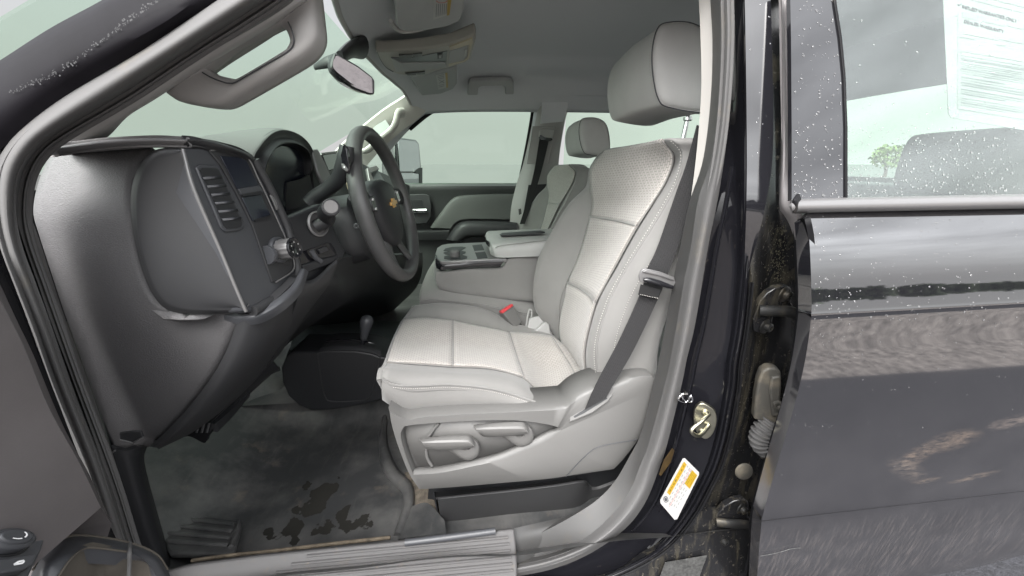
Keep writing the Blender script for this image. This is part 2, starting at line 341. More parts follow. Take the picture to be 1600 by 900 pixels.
def door_paint():
    # black door skin: clean and mirror-like above, road film and rubbed tan mud low down
    m, N, L, b, tc, noise, ramp, mix = mat('paint_door', (0.010, 0.010, 0.012), 0.035, ior=PAINT_IOR)
    sp = N.new('ShaderNodeSeparateXYZ'); L.new(tc.outputs['Object'], sp.inputs[0])
    def mul(a, c):
        k = N.new('ShaderNodeMath'); k.operation = 'MULTIPLY'; L.new(a, k.inputs[0])
        if isinstance(c, float): k.inputs[1].default_value = c
        else: L.new(c, k.inputs[1])
        return k.outputs[0]
    low = ramp(sp.outputs[2], 1.20, 0.86, 0.0, 1.0)
    film = mul(low, ramp(noise(7, 6, 0.65), 0.25, 0.75, 0.25, 1.0))
    c = mix(mul(film, 0.5), (0.010, 0.010, 0.012), (0.08, 0.077, 0.082))
    # streaks thrown up along the bottom of the door
    st = N.new('ShaderNodeTexNoise'); st.inputs['Scale'].default_value = 1; st.inputs['Detail'].default_value = 4
    mp = N.new('ShaderNodeMapping'); mp.inputs['Rotation'].default_value = (0, rad(48), 0); mp.inputs['Scale'].default_value = (260, 60, 28)
    mp.vector_type = 'POINT'; L.new(tc.outputs['Object'], mp.inputs[0]); L.new(mp.outputs[0], st.inputs['Vector'])
    lowest = ramp(sp.outputs[2], 0.915, 0.865, 0.0, 1.0)
    c = mix(mul(mul(lowest, ramp(st.outputs['Fac'], 0.48, 0.78)), 0.5), c, (0.12, 0.105, 0.10))
    # two rubbed mud patches
    def blob(cx, cz, rx, rz, tilt):
        mp2 = N.new('ShaderNodeMapping'); mp2.vector_type = 'TEXTURE'; mp2.inputs['Location'].default_value = (cx, 0, cz); mp2.inputs['Rotation'].default_value = (0, rad(tilt), 0)
        mp2.inputs['Scale'].default_value = (rx, 1e3, rz); L.new(tc.outputs['Object'], mp2.inputs[0])
        ln = N.new('ShaderNodeVectorMath'); ln.operation = 'LENGTH'; L.new(mp2.outputs[0], ln.inputs[0])
        return ramp(ln.outputs['Value'], 1.0, 0.35)
    nz = N.new('ShaderNodeTexNoise'); nz.inputs['Scale'].default_value = 1; nz.inputs['Detail'].default_value = 5; nz.inputs['Roughness'].default_value = 0.6
    mp3 = N.new('ShaderNodeMapping'); mp3.inputs['Rotation'].default_value = (0, rad(-20), 0); mp3.inputs['Scale'].default_value = (70, 60, 230); L.new(tc.outputs['Object'], mp3.inputs[0]); L.new(mp3.outputs[0], nz.inputs['Vector'])
    for (u, v, rx, rz, tl, s, cc) in MUD:
        p = Q(u, v, 0.405); f = mul(mul(blob(p.x, p.z, rx, rz, tl), ramp(nz.outputs['Fac'], 0.36, 0.70)), s); c = mix(f, c, cc)
    L.new(c, b.inputs['Base Color'])
    L.new(ramp(film, 0, 1, 0.035, 0.32), b.inputs['Roughness'])
    # fine specks of grit
    bp = N.new('ShaderNodeBump'); bp.inputs['Strength'].default_value = 0.003; bp.inputs['Distance'].default_value = 0.004; L.new(noise(4.0, 2), bp.inputs['Height']); L.new(bp.outputs[0], b.inputs['Normal'])
PASS = None
MUD = [(1490, 690, 0.055, 0.022, -8, 0.5, (0.20, 0.15, 0.115)), (1437, 712, 0.032, 0.020, -20, 0.5, (0.20, 0.15, 0.115)),
       (1525, 747, 0.05, 0.007, -10, 0.5, (0.19, 0.145, 0.11)), (1450, 753, 0.03, 0.006, -8, 0.5, (0.19, 0.145, 0.11)), (1420, 735, 0.05, 0.02, 30, 0.35, (0.2, 0.16, 0.13)), (1585, 660, 0.05, 0.014, -8, 0.35, (0.25, 0.2, 0.17))]
door_paint()
def glass(name, tint, f0=0.04, gain=1.0):                           # gain: strength of the grazing reflection
    m = D.materials.new(name); m.use_nodes = True; N = m.node_tree.nodes; L = m.node_tree.links; N.clear()
    o = N.new('ShaderNodeOutputMaterial'); t = N.new('ShaderNodeBsdfTransparent'); t.inputs[0].default_value = (*tint, 1)
    g = N.new('ShaderNodeBsdfGlossy'); g.inputs['Roughness'].default_value = 0.01
    ge = N.new('ShaderNodeNewGeometry'); dt = N.new('ShaderNodeVectorMath'); dt.operation = 'DOT_PRODUCT'; L.new(ge.outputs['Normal'], dt.inputs[0]); L.new(ge.outputs['Incoming'], dt.inputs[1])
    def mth(op, a, c=None):
        k = N.new('ShaderNodeMath'); k.operation = op; L.new(a, k.inputs[0])
        if c is not None: k.inputs[1].default_value = c
        return k.outputs[0]
    ab = mth('ABSOLUTE', dt.outputs['Value']); om = N.new('ShaderNodeMath'); om.operation = 'SUBTRACT'; om.inputs[0].default_value = 1; L.new(ab, om.inputs[1]); om.use_clamp = True
    p5 = mth('POWER', om.outputs[0], 5.0); sc = mth('MULTIPLY', p5, (1 - f0) * gain); ad = mth('ADD', sc, f0)
    x = N.new('ShaderNodeMixShader'); L.new(ad, x.inputs[0]); L.new(t.outputs[0], x.inputs[1]); L.new(g.outputs[0], x.inputs[2]); L.new(x.outputs[0], o.inputs[0]); M[name] = m
glass('glass_clear', (0.88, 0.96, 0.892), 0.010, 0.2); glass('glass_tint', (0.90, 0.955, 0.93), 0.11)
def drops():
    m = D.materials.new('water_drop'); m.use_nodes = True; b = m.node_tree.nodes['Principled BSDF']
    b.inputs['Transmission Weight'].default_value = 0.9; b.inputs['IOR'].default_value = 1.33; b.inputs['Roughness'].default_value = 0.02; M['water_drop'] = m
drops()
def floor_mat():
    m, N, L, b, tc, noise, ramp, mix = mat('floor_vinyl', (0.030, 0.031, 0.032), 0.42)
    c = mix(ramp(noise(5, 7, 0.65), 0.42, 0.72, 0, 0.75), (0.040, 0.041, 0.042), (0.17, 0.165, 0.158))
    c = mix(ramp(noise(13, 7, 0.7), 0.60, 0.78, 0, 0.6), c, (0.17, 0.14, 0.11))
    c = mix(ramp(noise(1, 6, 0.7, (55, 9, 30)), 0.58, 0.8, 0, 0.5), c, (0.14, 0.135, 0.125))
    # a drying puddle
    w = N.new('ShaderNodeTexNoise'); w.inputs['Scale'].default_value = 22; w.inputs['Detail'].default_value = 6; L.new(tc.outputs['Object'], w.inputs['Vector'])
    tot = None
    for (u, v, rx, ry, a) in PUDDLE:
        p = QZ(u, v, 0.715)
        mp2 = N.new('ShaderNodeMapping'); mp2.vector_type = 'TEXTURE'; mp2.inputs['Location'].default_value = (p.x, p.y, 0); mp2.inputs['Rotation'].default_value = (0, 0, rad(a)); mp2.inputs['Scale'].default_value = (rx, ry, 1e3)
        L.new(tc.outputs['Object'], mp2.inputs[0]); ln = N.new('ShaderNodeVectorMath'); ln.operation = 'LENGTH'; L.new(mp2.outputs[0], ln.inputs[0])
        s = N.new('ShaderNodeMath'); s.operation = 'ADD'; L.new(ln.outputs['Value'], s.inputs[0]); L.new(ramp(w.outputs['Fac'], 0.3, 0.7, -0.9, 0.9), s.inputs[1])
        f = ramp(s.outputs[0], 0.95, 0.80)
        if tot is None: tot = f
        else:
            k = N.new('ShaderNodeMath'); k.operation = 'MAXIMUM'; L.new(tot, k.inputs[0]); L.new(f, k.inputs[1]); tot = k.outputs[0]
    c = mix(tot, c, (0.030, 0.029, 0.026)); L.new(c, b.inputs['Base Color']); L.new(ramp(tot, 0, 1, 0.42, 0.16), b.inputs['Roughness'])
    bp = N.new('ShaderNodeBump'); bp.inputs['Strength'].default_value = 0.35; bp.inputs['Distance'].default_value = 0.01; L.new(noise(9, 4), bp.inputs['Height']); L.new(bp.outputs[0], b.inputs['Normal'])
PUDDLE = [(495, 770, 0.035, 0.035, 20), (488, 795, 0.02, 0.03, 0), (455, 825, 0.045, 0.022, 10), (515, 822, 0.06, 0.02, 0), (535, 805, 0.015, 0.03, 0)]
floor_mat()
mat('vinyl_grey_green', (0.0680, 0.0800, 0.0784), 0.38, grain=(12, 0.3, 0.006), mott=(8, 0.25))
mat('sill_plastic', (0.0832, 0.0808, 0.0808), 0.5, spec=.3, dust=[(60, 0.58, 0.8, (0.10, 0.088, 0.075)), (38, 0.64, 0.8, (0.24, 0.18, 0.12))])
mat('pillar_satin', (0.0073, 0.0067, 0.0084), 0.5, spec=.07, mott=(12, 0.3))
mat('hazed_ground', (0.0910, 0.0919, 0.0901), 0.8, mott=(.3, 0.06))  # grey with haze put into the colour, to merge with the misty sky
mat('frame_sky_sheen', (0.2400, 0.2240, 0.2240), 0.5)  # black frame edge made pale: the sky's glancing reflection is in the colour
mat('door_trim', (0.0862, 0.0780, 0.0780), 0.55, grain=(600, 0.3, 0.0006), mott=(7, 0.16))
mat('pocket_felt', (0.0800, 0.0704, 0.0576), 0.75, mott=(16, 0.25), grain=(500, 0.2, 0.0005))
mat('asphalt', (0.0231, 0.0231, 0.0275), 0.75, grain=(70, 0.8, 0.01), mott=(40, 0.5))
mat('gravel', (0.2200, 0.1980, 0.1848), 0.9, grain=(18, 1.0, 0.04), mott=(16, 0.65))
mat('tan_dirt', (0.1170, 0.0945, 0.0675), 0.9, mott=(60, 0.5))
mat('leaf', (0.05, 0.075, 0.035), 0.7, mott=(0.6, 0.4))
mat('leaf_light', (0.13, 0.17, 0.06), 0.6, mott=(3, 0.4))
mat('bark', (0.08, 0.06, 0.045), 0.9)
# ---------------------------------------------------------------- the setting
def sheet(name, x0, x1, y0, y1, z, mt):
    mb = MB(); mb.ngon([W3(x0, y0, z), W3(x1, y0, z), W3(x1, y1, z), W3(x0, y1, z)]); return tag(mb.build(name, mt, None, fix=False), kind='structure')
sheet('gravel_lot', -400, 400, -400, 400, GZ, 'gravel')
sheet('asphalt_lane', -400, 400, -1.15, 5, GZ + 0.004, 'asphalt'); sheet('far_ground', -400, 400, 5, 400, GZ + 0.004, 'hazed_ground')  # far sheet is toned as haze so the horizon fades
def woods():                                                         # the wood across the lot, seen mirrored in the door
    mb = MB(); r = random.Random(3)
    for k in range(150):
        x = -30 + k * 2.0 + r.uniform(-.5, .5); y = -70 + r.uniform(-6, 6); h = r.uniform(1.6, 3.2)
        for q in range(26):
            a = r.uniform(0, 6.28); rr = r.uniform(.2, 1.6); z = GZ + h * r.uniform(0.12, 1.0); c = W3(x + math.cos(a) * rr, y + math.sin(a) * rr, z)
            s = r.uniform(.8, 1.5); n1 = Vector((r.uniform(-1, 1), r.uniform(-1, 1), r.uniform(-.4, 1))).normalized(); t1 = n1.orthogonal().normalized(); t2 = n1.cross(t1)
            mb.v += [c + t1 * s, c + t2 * s * .7, c - t1 * s, c - t2 * s * .7]; b = len(mb.v) - 4; mb.f.append((b, b + 1, b + 2, b + 3))
    return tag(mb.build('wood', 'leaf', None, fix=False), 'dark green wood along the far side of the gravel lot', 'wood', kind='stuff')
woods()
# ---------------------------------------------------------------- the truck
truck = D.objects.new('pickup_truck', None); COL.objects.link(truck); truck.location = (0.3, 1.3, GZ)
tag(truck, 'black crew cab pickup truck with its front door open on a grey interior', 'pickup truck')
T = truck
# ---- front door opening: painted pillar, weatherstrip, trim
ap = skin('windshield_pillar', [
    [(-60, 132, .50), (5, 91, .50), (80, 43, .50), (163, -2, .50), (260, -62, .51)],
    [(-60, 150, .478), (5, 105, .478), (88, 56, .478), (176, 6, .478), (275, -56, .49)],
    [(-60, 205, .465), (0, 170, .465), (100, 106, .465), (250, 28, .465), (350, -56, .48)],
    [(-60, 300, .475), (0, 235, .475), (93, 156, .475), (250, 62, .475), (440, -56, .49)]], 'pillar_satin', T, th=.02)
tag(ap, 'black painted windshield pillar with a dusty streak')
mbd = MB()                                                            # dried water marks along the pillar
r_ = random.Random(5)
for k in range(230):
    t = r_.random(); u = 14 + t * 250; v = 146 - t * 146 + 10 * math.sin(t * 5) + r_.gauss(0, 3.2)
    if v < -5: continue
    p = Q(u, v, .4635); s = r_.uniform(.0003, .0008)
    a = Vector((1, 0, .55)).normalized(); c = Vector((-.5, 0, 1)).normalized() * r_.uniform(.6, 1.6)
    mbd.v += [p - a * s - c * s * .4, p + a * s - c * s * .4, p + a * s * .8 + c * s, p - a * s * .8 + c * s]; b = len(mbd.v) - 4; mbd.f.append((b, b + 1, b + 2, b + 3))
tag(mbd.build('dust_marks', 'dash_dark', ap, fix=False), kind='stuff')
E_out = [(440, -60, .49), (335, 0, .49), (200, 87, .49), (93, 150, .49), (40, 190, .49), (6, 225, .49), (-14, 270, .49), (-14, 330, .49), (0, 387, .49), (20, 440, .49), (43, 500, .49), (80, 600, .49), (110, 683, .49), (133, 750, .49), (160, 830, .49), (190, 905, .49)]
E_mid = [(455, -60, .462), (362, 0, .462), (240, 90, .462), (97, 178, .462), (50, 213, .462), (22, 247, .462), (9, 285, .462), (10, 335, .462), (21, 388, .462), (44, 450, .462), (66, 507, .462), (97, 600, .462), (135, 700, .462), (157, 763, .462), (182, 838, .462), (208, 905, .462)]
E_grv = [(505, -60, .515), (410, 6, .515), (300, 77, .515), (200, 143, .515), (100, 203, .515), (60, 235, .515), (36, 275, .515), (29, 330, .515), (35, 383, .515), (63, 460, .515), (83, 513, .515), (112, 600, .515), (158, 713, .515), (180, 773, .515), (203, 847, .515), (226, 905, .515)]
E_lip = [(515, -60, .505), (421, 12, .505), (301, 88, .505), (202, 154, .505), (101, 213, .505), (66, 241, .505), (45, 281, .505), (39, 332, .505), (48, 378, .505), (73, 450, .505), (92, 505, .505), (126, 600, .505), (166, 708, .505), (190, 778, .505), (211, 847, .505), (232, 905, .505)]
E_in = [(530, -60, .55), (436, 18, .55), (302, 97, .55), (205, 162, .55), (104, 222, .55), (72, 248, .55), (53, 287, .55), (48, 333, .55), (60, 370, .55), (82, 438, .55), (101, 495, .55), (139, 600, .55), (174, 703, .55), (200, 783, .55), (218, 847, .55), (240, 905, .55)]
def between(A, B, t, Y): return [a.lerp(b, t) + W3(0, 0, 0) for a, b in zip([Q(u, v, Y) for u, v, y in A], [Q(u, v, Y) for u, v, y in B])]
seal = skin('door_seal', [E_out, between(E_out, E_grv, .12, .473), between(E_out, E_grv, .45, .462), between(E_out, E_grv, .8, .472), E_grv], 'rubber', T, n=90, m=6, th=.01)
tag(seal, 'grey bulb seal round the front of the door opening')
tag(skin('seal_lip', [E_grv, E_lip, E_in], 'rubber', seal, n=90, m=4, th=.008), None)
# rear and lower run of the seal
B_in = [(1110, -30, .60), (1110, 0, .60), (1113, 60, .60), (1112, 130, .60), (1106, 200, .60), (1096, 260, .60), (1077, 317, .60), (1063, 383, .60), (1052, 440, .60), (1040, 507, .60), (1030, 560, .60), (1023, 590, .60), (1003, 673, .58), (982, 716, .57), (960, 753, .565), (933, 781, .56), (895, 806, .555), (850, 830, .55), (795, 853, .55)]
B_div = [(1124, -30, .555), (1124, 0, .555), (1125, 60, .555), (1123, 130, .555), (1118, 200, .555), (1108, 260, .555), (1091, 312, .555), (1080, 383, .555), (1068, 445, .555), (1057, 510, .555), (1048, 560, .555), (1041, 592, .555), (1014, 692, .545), (1000, 728, .54), (985, 765, .54), (958, 802, .535), (915, 840, .53), (866, 863, .53), (795, 879, .53)]
B_bul = [(1136, -30, .525), (1136, 0, .525), (1137, 60, .525), (1134, 130, .525), (1128, 200, .525), (1119, 260, .525), (1108, 315, .525), (1095, 383, .525), (1083, 445, .525), (1072, 510, .525), (1062, 560, .525), (1053, 598, .525), (1031, 688, .52), (1016, 728, .52), (1002, 770, .52), (972, 814, .51), (925, 852, .505), (862, 878, .505), (795, 893, .505)]
B_out = [(1147, -30, .54), (1147, 0, .54), (1147, 60, .54), (1144, 130, .54), (1138, 200, .54), (1130, 260, .54), (1121, 315, .54), (1107, 383, .54), (1096, 450, .54), (1085, 513, .54), (1073, 562, .54), (1065, 602, .54), (1043, 692, .535), (1030, 732, .535), (1008, 786, .535), (975, 828, .53), (920, 866, .525), (860, 890, .52), (795, 903, .52)]
bs = skin('door_seal', [B_div, B_bul, B_out], 'rubber', T, n=90, m=6, th=.01); tag(bs, 'grey bulb seal curving down the rear edge of the door opening')
skin('seal_lip', [B_in, B_div], 'rubber_dirty', bs, n=90, m=3, th=.01)
skin('pillar_trim_strip', [[(1091, -30, .62), (1092, 0, .62), (1094, 42, .62), (1096, 130, .62), (1092, 200, .62), (1086, 260, .62), (1080, 306, .62)],
    [(1111, -30, .605), (1111, 0, .605), (1114, 60, .605), (1112, 130, .605), (1106, 200, .605), (1098, 260, .605), (1089, 309, .605)]], 'trim_pale', T, n=30, m=2, th=.012)
# ---- painted rear pillar (between the two doors)
L2 = [(1163, -30), (1164, 60), (1166, 150), (1166, 240), (1166, 340), (1164, 400), (1161, 440), (1156, 490), (1151, 527), (1144, 566), (1141, 605), (1133, 650), (1126, 684), (1114, 725), (1099, 757), (1075, 801), (1042, 843), (1000, 875), (925, 908), (800, 940)]
L1 = [(u, v, .55) for (u, v, y) in B_out[:-1]] + [(795, 905, .53)]
L2a = [(u, v, .512) for u, v in L2]
pil = skin('center_pillar', tb([L1, [(u - 16, v - 1, .532) for u, v in L2], [(u - 5, v, .516) for u, v in L2], L2a]), 'paint_jamb', T, n=90, m=4, th=.012)
tag(pil, 'glossy black painted pillar between the two doors')
gr = skin('pinch_flange', [[(u + 10, v, .53) for (u, v, y) in B_out[5:-3]], [(u + 15, v + 1, .522) for (u, v, y) in B_out[5:-3]], [(u + 18, v + 1, .532) for (u, v, y) in B_out[5:-3]]], 'paint_jamb', pil, n=60, m=3, th=.004)
fl = skin('pillar_flange', tb([[(1163, -30, .4965), (1165, 60, .4965), (1167, 230, .4965), (1166, 330, .4995), (1162, 438, .508), (1160, 470, .511)],
    [(1184, -30, .4930), (1187, 60, .4930), (1188, 230, .4930), (1182, 330, .4965), (1166, 438, .505), (1161, 470, .51)],
    [(1203, -30, .490), (1206, 60, .490), (1208, 230, .490), (1194, 330, .494), (1168, 430, .505), (1162, 470, .51)]]), 'paint_flange', pil, n=40, m=4, th=.004)
ridge = skin('pillar_ridge', [[(u - 1, v, .5105) for u, v in L2[5:]], [(u + 4, v + 1, .500) for u, v in L2[5:]], [(u + 9, v + 2, .5105) for u, v in L2[5:]]], 'paint_jamb', pil, n=70, m=4, th=.004)
ridge2 = skin('pillar_ridge', [[(u + 11, v + 2, .512) for u, v in L2[6:]], [(u + 14, v + 2, .504) for u, v in L2[6:]], [(u + 17, v + 3, .512) for u, v in L2[6:]]], 'rubber_black', pil, n=70, m=4, th=.004)
L3 = [(1216, -30), (1219, 60), (1221, 230), (1220, 300), (1228, 345), (1243, 385), (1248, 430), (1249, 484), (1246, 520), (1239, 560), (1226, 625), (1209, 680), (1197, 723), (1184, 767), (1176, 810), (1175, 853), (1169, 890), (1160, 930)]
jam = skin('hinge_jamb', tb([[(u + 14, v, .514) for u, v in [(1148, -30), (1160, 230), (1150, 340)] + L2[6:16] + [(1025, 905), (985, 960)]],
    [(1190, -30, .535), (1195, 60, .535), (1205, 230, .535), (1205, 330, .54), (1205, 430, .55), (1200, 520, .555), (1190, 600, .555), (1172, 690, .55), (1150, 750, .545), (1125, 815, .54), (1105, 870, .53), (1090, 930, .53)],
    [(u + 6, v, .53) for u, v in L3]]), 'paint_dusty', pil, n=70, m=5, th=.006)
# rocker below the opening
skin('rocker_panel', [[(560, 925, .545), (800, 903, .54), (930, 900, .53), (1000, 872, .512), (1045, 845, .512), (1090, 800, .515), (1180, 800, .53)], [(560, 960, .50), (800, 955, .50), (930, 935, .50), (1040, 905, .50), (1110, 885, .50), (1150, 870, .51), (1190, 860, .52)], [(560, 1010, .49), (800, 1010, .49), (930, 1000, .49), (1040, 985, .49), (1110, 975, .49), (1180, 960, .5), (1210, 950, .51)]], 'paint_dusty', T, n=40, m=4, th=.01)
mbd = MB()
for k in range(300):
    v = r_.uniform(352, 440); u = 1218 + r_.gauss(0, 8) + (395 - v) * .06
    p = Q(u, v, .532); s = r_.uniform(.0002, .0005); mbd.v += [p + W3(-s, 0, -s * 2), p + W3(s, 0, -s * 2), p + W3(s, 0, s * 2), p + W3(-s, 0, s * 2)]; b = len(mbd.v) - 4; mbd.f.append((b, b + 1, b + 2, b + 3))
tag(mbd.build('dust_specks', 'dust_olive', jam, fix=False), kind='stuff')
# striker
SP = PL((1082, 632, .525), (1118, 650, .512), (1100, 682, .52))
st = plate('striker', [(1096, 627), (1108, 632), (1117, 640), (1119, 655), (1114, 672), (1104, 682), (1094, 679), (1086, 668), (1083, 650), (1086, 634)], 'zinc', T, th=.007, bevel=.001, sm=4, pl=SP, lift=.006); tag(st, 'bright zinc door striker bolted to the black pillar')
lp = [SP.at(1107, 643, .006), SP.at(1094, 645, .020), SP.at(1077, 649, .034), SP.at(1080, 657, .033), SP.at(1090, 663, .026), SP.at(1107, 661, .006)]
tube('striker_loop', [lp[0], lp[1], lp[2], lp[3], lp[4], lp[5]], .0034, 'zinc', st, n=10, m=5)
for (u, v) in ((1101, 641), (1096, 671)):
    mb = MB(); o = SP.at(u, v, .006); mb.lathe(o, SP.n, [(.0062, 0), (.0062, .002), (.005, .0038), (.0035, .0038), (.003, .0022), (0, .0022)], 18); mb.build('bolt', 'zinc', st)
# hinges
def hinge(du, dv, arm, label):
    HP = PL((1178 + du, 485 + dv, .522), (1240 + du, 480 + dv, .512), (1200 + du, 520 + dv, .522))
    h = plate('door_hinge', [(u + du, v + dv) for u, v in [(1175, 515), (1174, 495), (1180, 480), (1184, 468), (1196, 455), (1210, 447), (1226, 444), (1233, 449), (1232, 470), (1236, 476), (1205, 490), (1202, 512), (1190, 520)]], 'paint_dusty', T, th=.012, bevel=.0015, pl=HP, lift=.006)
    tag(h, label)
    for (u, v) in ((1221, 457), (1192, 506)):
        o = HP.at(u + du, v + dv, .006); mb = MB(); mb.lathe(o, (HP.n + Vector((.5, 0, .05))).normalized(), [(.0125, 0), (.0125, .002), (.010, .003), (.0072, .0032), (.0072, .009), (.0055, .0105), (.0035, .0105), (.0035, .006), (0, .006)], 24); mb.build('bolt', 'steel_dark', h)
    tube('hinge_arm', [HP.at(u + du, v + dv, l) for u, v, l in arm], .0085, 'steel_dark', h, n=12, m=5, flat=.62)
    return h
hinge(0, 0, [(1181, 480, .010), (1200, 479, .014), (1222, 478, .018), (1238, 483, .02), (1250, 488, .02)], 'upper black hinge of the rear door')
hinge(-66, 332, [(1181, 476, .010), (1200, 475, .014), (1222, 475, .016), (1238, 480, .018), (1246, 495, .018)], 'lower dusty black hinge of the rear door')
# wiring cover and boot, plug, stop block
WP = PL((1176, 640, .522), (1216, 640, .508), (1190, 575, .522))
wc = plate('wiring_cover', [(1174, 648), (1177, 612), (1181, 588), (1186, 574), (1196, 568), (1208, 569), (1216, 575), (1217, 600), (1214, 626), (1215, 648), (1212, 656), (1194, 652)], 'grimy_plastic', T, th=.02, bevel=.004, pl=WP, lift=.014, seg=3); tag(wc, 'grimy grey plastic cover over the door wiring')
plate('cover_rib', [(1199, 580), (1214, 578), (1214, 600), (1212, 640), (1200, 641), (1196, 600)], 'grimy_plastic', wc, th=.008, bevel=.003, pl=WP, lift=.020)
o = WP.at(1208, 621, .021); mb = MB(); mb.lathe(o, WP.n, [(.008, 0), (.007, .004), (.004, .004), (.003, .001), (0, .001)], 16); mb.build('screw', 'grimy_plastic', wc)
pth = crs([WP.at(1204, 652, .008), WP.at(1190, 668, .012), WP.at(1186, 680, .014), WP.at(1194, 690, .014), WP.at(1206, 690, .01), WP.at(1222, 684, .004)], 14)
rr = [.0155 + (.0045 if k % 5 < 2 else 0) for k in range(len(pth))]
mb = MB(); mb.tube(pth, rr, n=14, m=1); bo = mb.build('wiring_boot', 'rubber', T, ang=60); tag(bo, 'ribbed grey rubber wiring boot below its cover')
JP = PL((1140, 740, .535), (1170, 740, .532), (1150, 710, .54))
o = JP.at(1155, 729, .012); mb = MB(); mb.lathe(o, JP.n, [(.015, 0), (.0165, .002), (.015, .005), (.010, .0068), (0, .0075)], 24); tag(mb.build('body_plug', 'grimy_plastic', T), 'round tan plug in the dusty jamb')
# spring clip at the seal
CP = PL((1060, 620, .525), (1080, 620, .525), (1065, 600, .525))
tube('spring_clip', [CP.at(u, v, .004) for u, v in [(1061, 612), (1068, 623), (1079, 625), (1078, 616), (1070, 626), (1058, 622), (1064, 614), (1072, 613)]], .0016, 'chrome', T, n=8, m=5)
plate('inner_sticker', [(1049, 698), (1052, 702), (1046, 720), (1031, 741), (1028, 739), (1036, 716)], 'label_amber', T, th=.001, bevel=0, pl=PL((1049, 698, .524), (1052, 702, .524), (1028, 739, .521)), lift=.004)
# tyre information label
LP = PL((1068, 715, .505), (1091, 737, .5), (1031, 781, .505))
lab = plate('information_label', [(1069, 714), (1091, 736), (1091, 740), (1057, 809), (1053, 810), (1031, 784), (1031, 779), (1066, 715)], 'label_white', T, th=.0008, bevel=0, pl=LP, lift=.003); tag(lab, 'white and yellow tyre information label on the pillar')
def lq(a, b): # label coords: a along the long side (0 top..1 bottom), b across
    A = LP.at(1068, 714, .0042); B_ = LP.at(1031, 781, .0042); C_ = LP.at(1091, 738, .0042); return A + (B_ - A) * a + (C_ - A) * b
def lrect(a0, a1, b0, b1, mt, nm): mb = MB(); mb.ngon([lq(a0, b0), lq(a1, b0), lq(a1, b1), lq(a0, b1)]); return mb.build(nm, mt, lab, fix=False, face=True)
lrect(.05, .76, .05, .24, 'label_yellow', 'yellow_band'); lrect(.05, .36, .60, .95, 'label_yellow', 'yellow_box')
mb = MB()
for k in range(5):
    b0 = .30 + k * .13
    for s in range(9):
        a0 = (.05 if b0 < .58 else .42) + s * .1
        if a0 > .88: break
        mb.ngon([lq(a0, b0), lq(a0 + .07 * (.6 + .4 * ((s * 7 + k * 3) % 5) / 5), b0), lq(a0 + .07 * (.6 + .4 * ((s * 7 + k * 3) % 5) / 5), b0 + .035), lq(a0, b0 + .035)])
mb.build('print_lines', 'ink_grey', lab, fix=False, face=True)
mb = MB()
for k in range(4): mb.ngon([lq(.08, .645 + k * .075), lq(.33, .645 + k * .075), lq(.33, .67 + k * .075), lq(.08, .67 + k * .075)])
for k in range(8): mb.ngon([lq(.10 + k * .08, .12), lq(.15 + k * .08, .12), lq(.15 + k * .08, .17), lq(.10 + k * .08, .17)])
mb.build('print_lines', 'ink_dark', lab, fix=False, face=True)
lrect(.06, .95, .50, .515, 'ink_red', 'red_rule')
c0 = lq(.885, .17); mb = MB(); A = (lq(1, 0) - lq(0, 0)).normalized(); B_ = (lq(0, 1) - lq(0, 0)).normalized()
mb.ngon([c0 + A * .0058 * math.cos(q) + B_ * .0058 * math.sin(q) for q in [k * math.pi / 12 for k in range(24)]]); mb.build('round_logo', 'ink_dark', lab, fix=False, face=True)
mb = MB(); ring = []
for k in range(25):
    q = k * math.pi / 12; ring.append([c0 + LP.n * .0003 + (A * math.cos(q) + B_ * math.sin(q)) * x for x in (.0034, .0042)])
mb.grid(ring, uv=False); mb.build('logo_ring', 'label_white', lab, fix=False, face=True)
PP = PL((1036, 877, .502), (1102, 866, .5), (1030, 900, .5))
dp = plate('data_plate', [(1038, 876), (1103, 865), (1092, 896), (1080, 908), (1026, 908)], 'label_silver', T, th=.0008, bevel=0, pl=PP, lift=.004); tag(dp, 'worn silver data sticker at the foot of the pillar')

def shrub():
    r = random.Random(9); c = Q(1388, 245, 1.0); d = (c - CAM).normalized(); base = CAM + d * 26
    root = D.objects.new('roadside_tree', None); COL.objects.link(root); root.location = (base.x, base.y, GZ); tag(root, 'yellow green tree seen through the rear side window', 'tree')
    mb = MB(); mb.tube([W3(base.x, base.y, GZ), W3(base.x + .1, base.y, GZ + .8), W3(base.x, base.y + .1, GZ + 1.7)], [.09, .07, .03], n=8, m=3); mb.build('trunk', 'bark', root)
    mb = MB()
    for k in range(420):
        a = r.uniform(0, 6.28); t = math.acos(r.uniform(-1, 1)); q = r.uniform(.4, 1) * .75; p = W3(base.x + q * math.sin(t) * math.cos(a), base.y + q * math.sin(t) * math.sin(a), GZ + 1.55 + .75 * q * math.cos(t))
        s = r.uniform(.05, .11); n1 = Vector((r.uniform(-1, 1), r.uniform(-1, 1), r.uniform(-1, 1))).normalized(); t1 = n1.orthogonal(); t2 = n1.cross(t1); b = len(mb.v); mb.v += [p + t1 * s, p + t2 * s * .6, p - t1 * s, p - t2 * s * .6]; mb.f.append((b, b + 1, b + 2, b + 3))
    mb.build('crown', 'leaf_light', root, fix=False)
shrub()
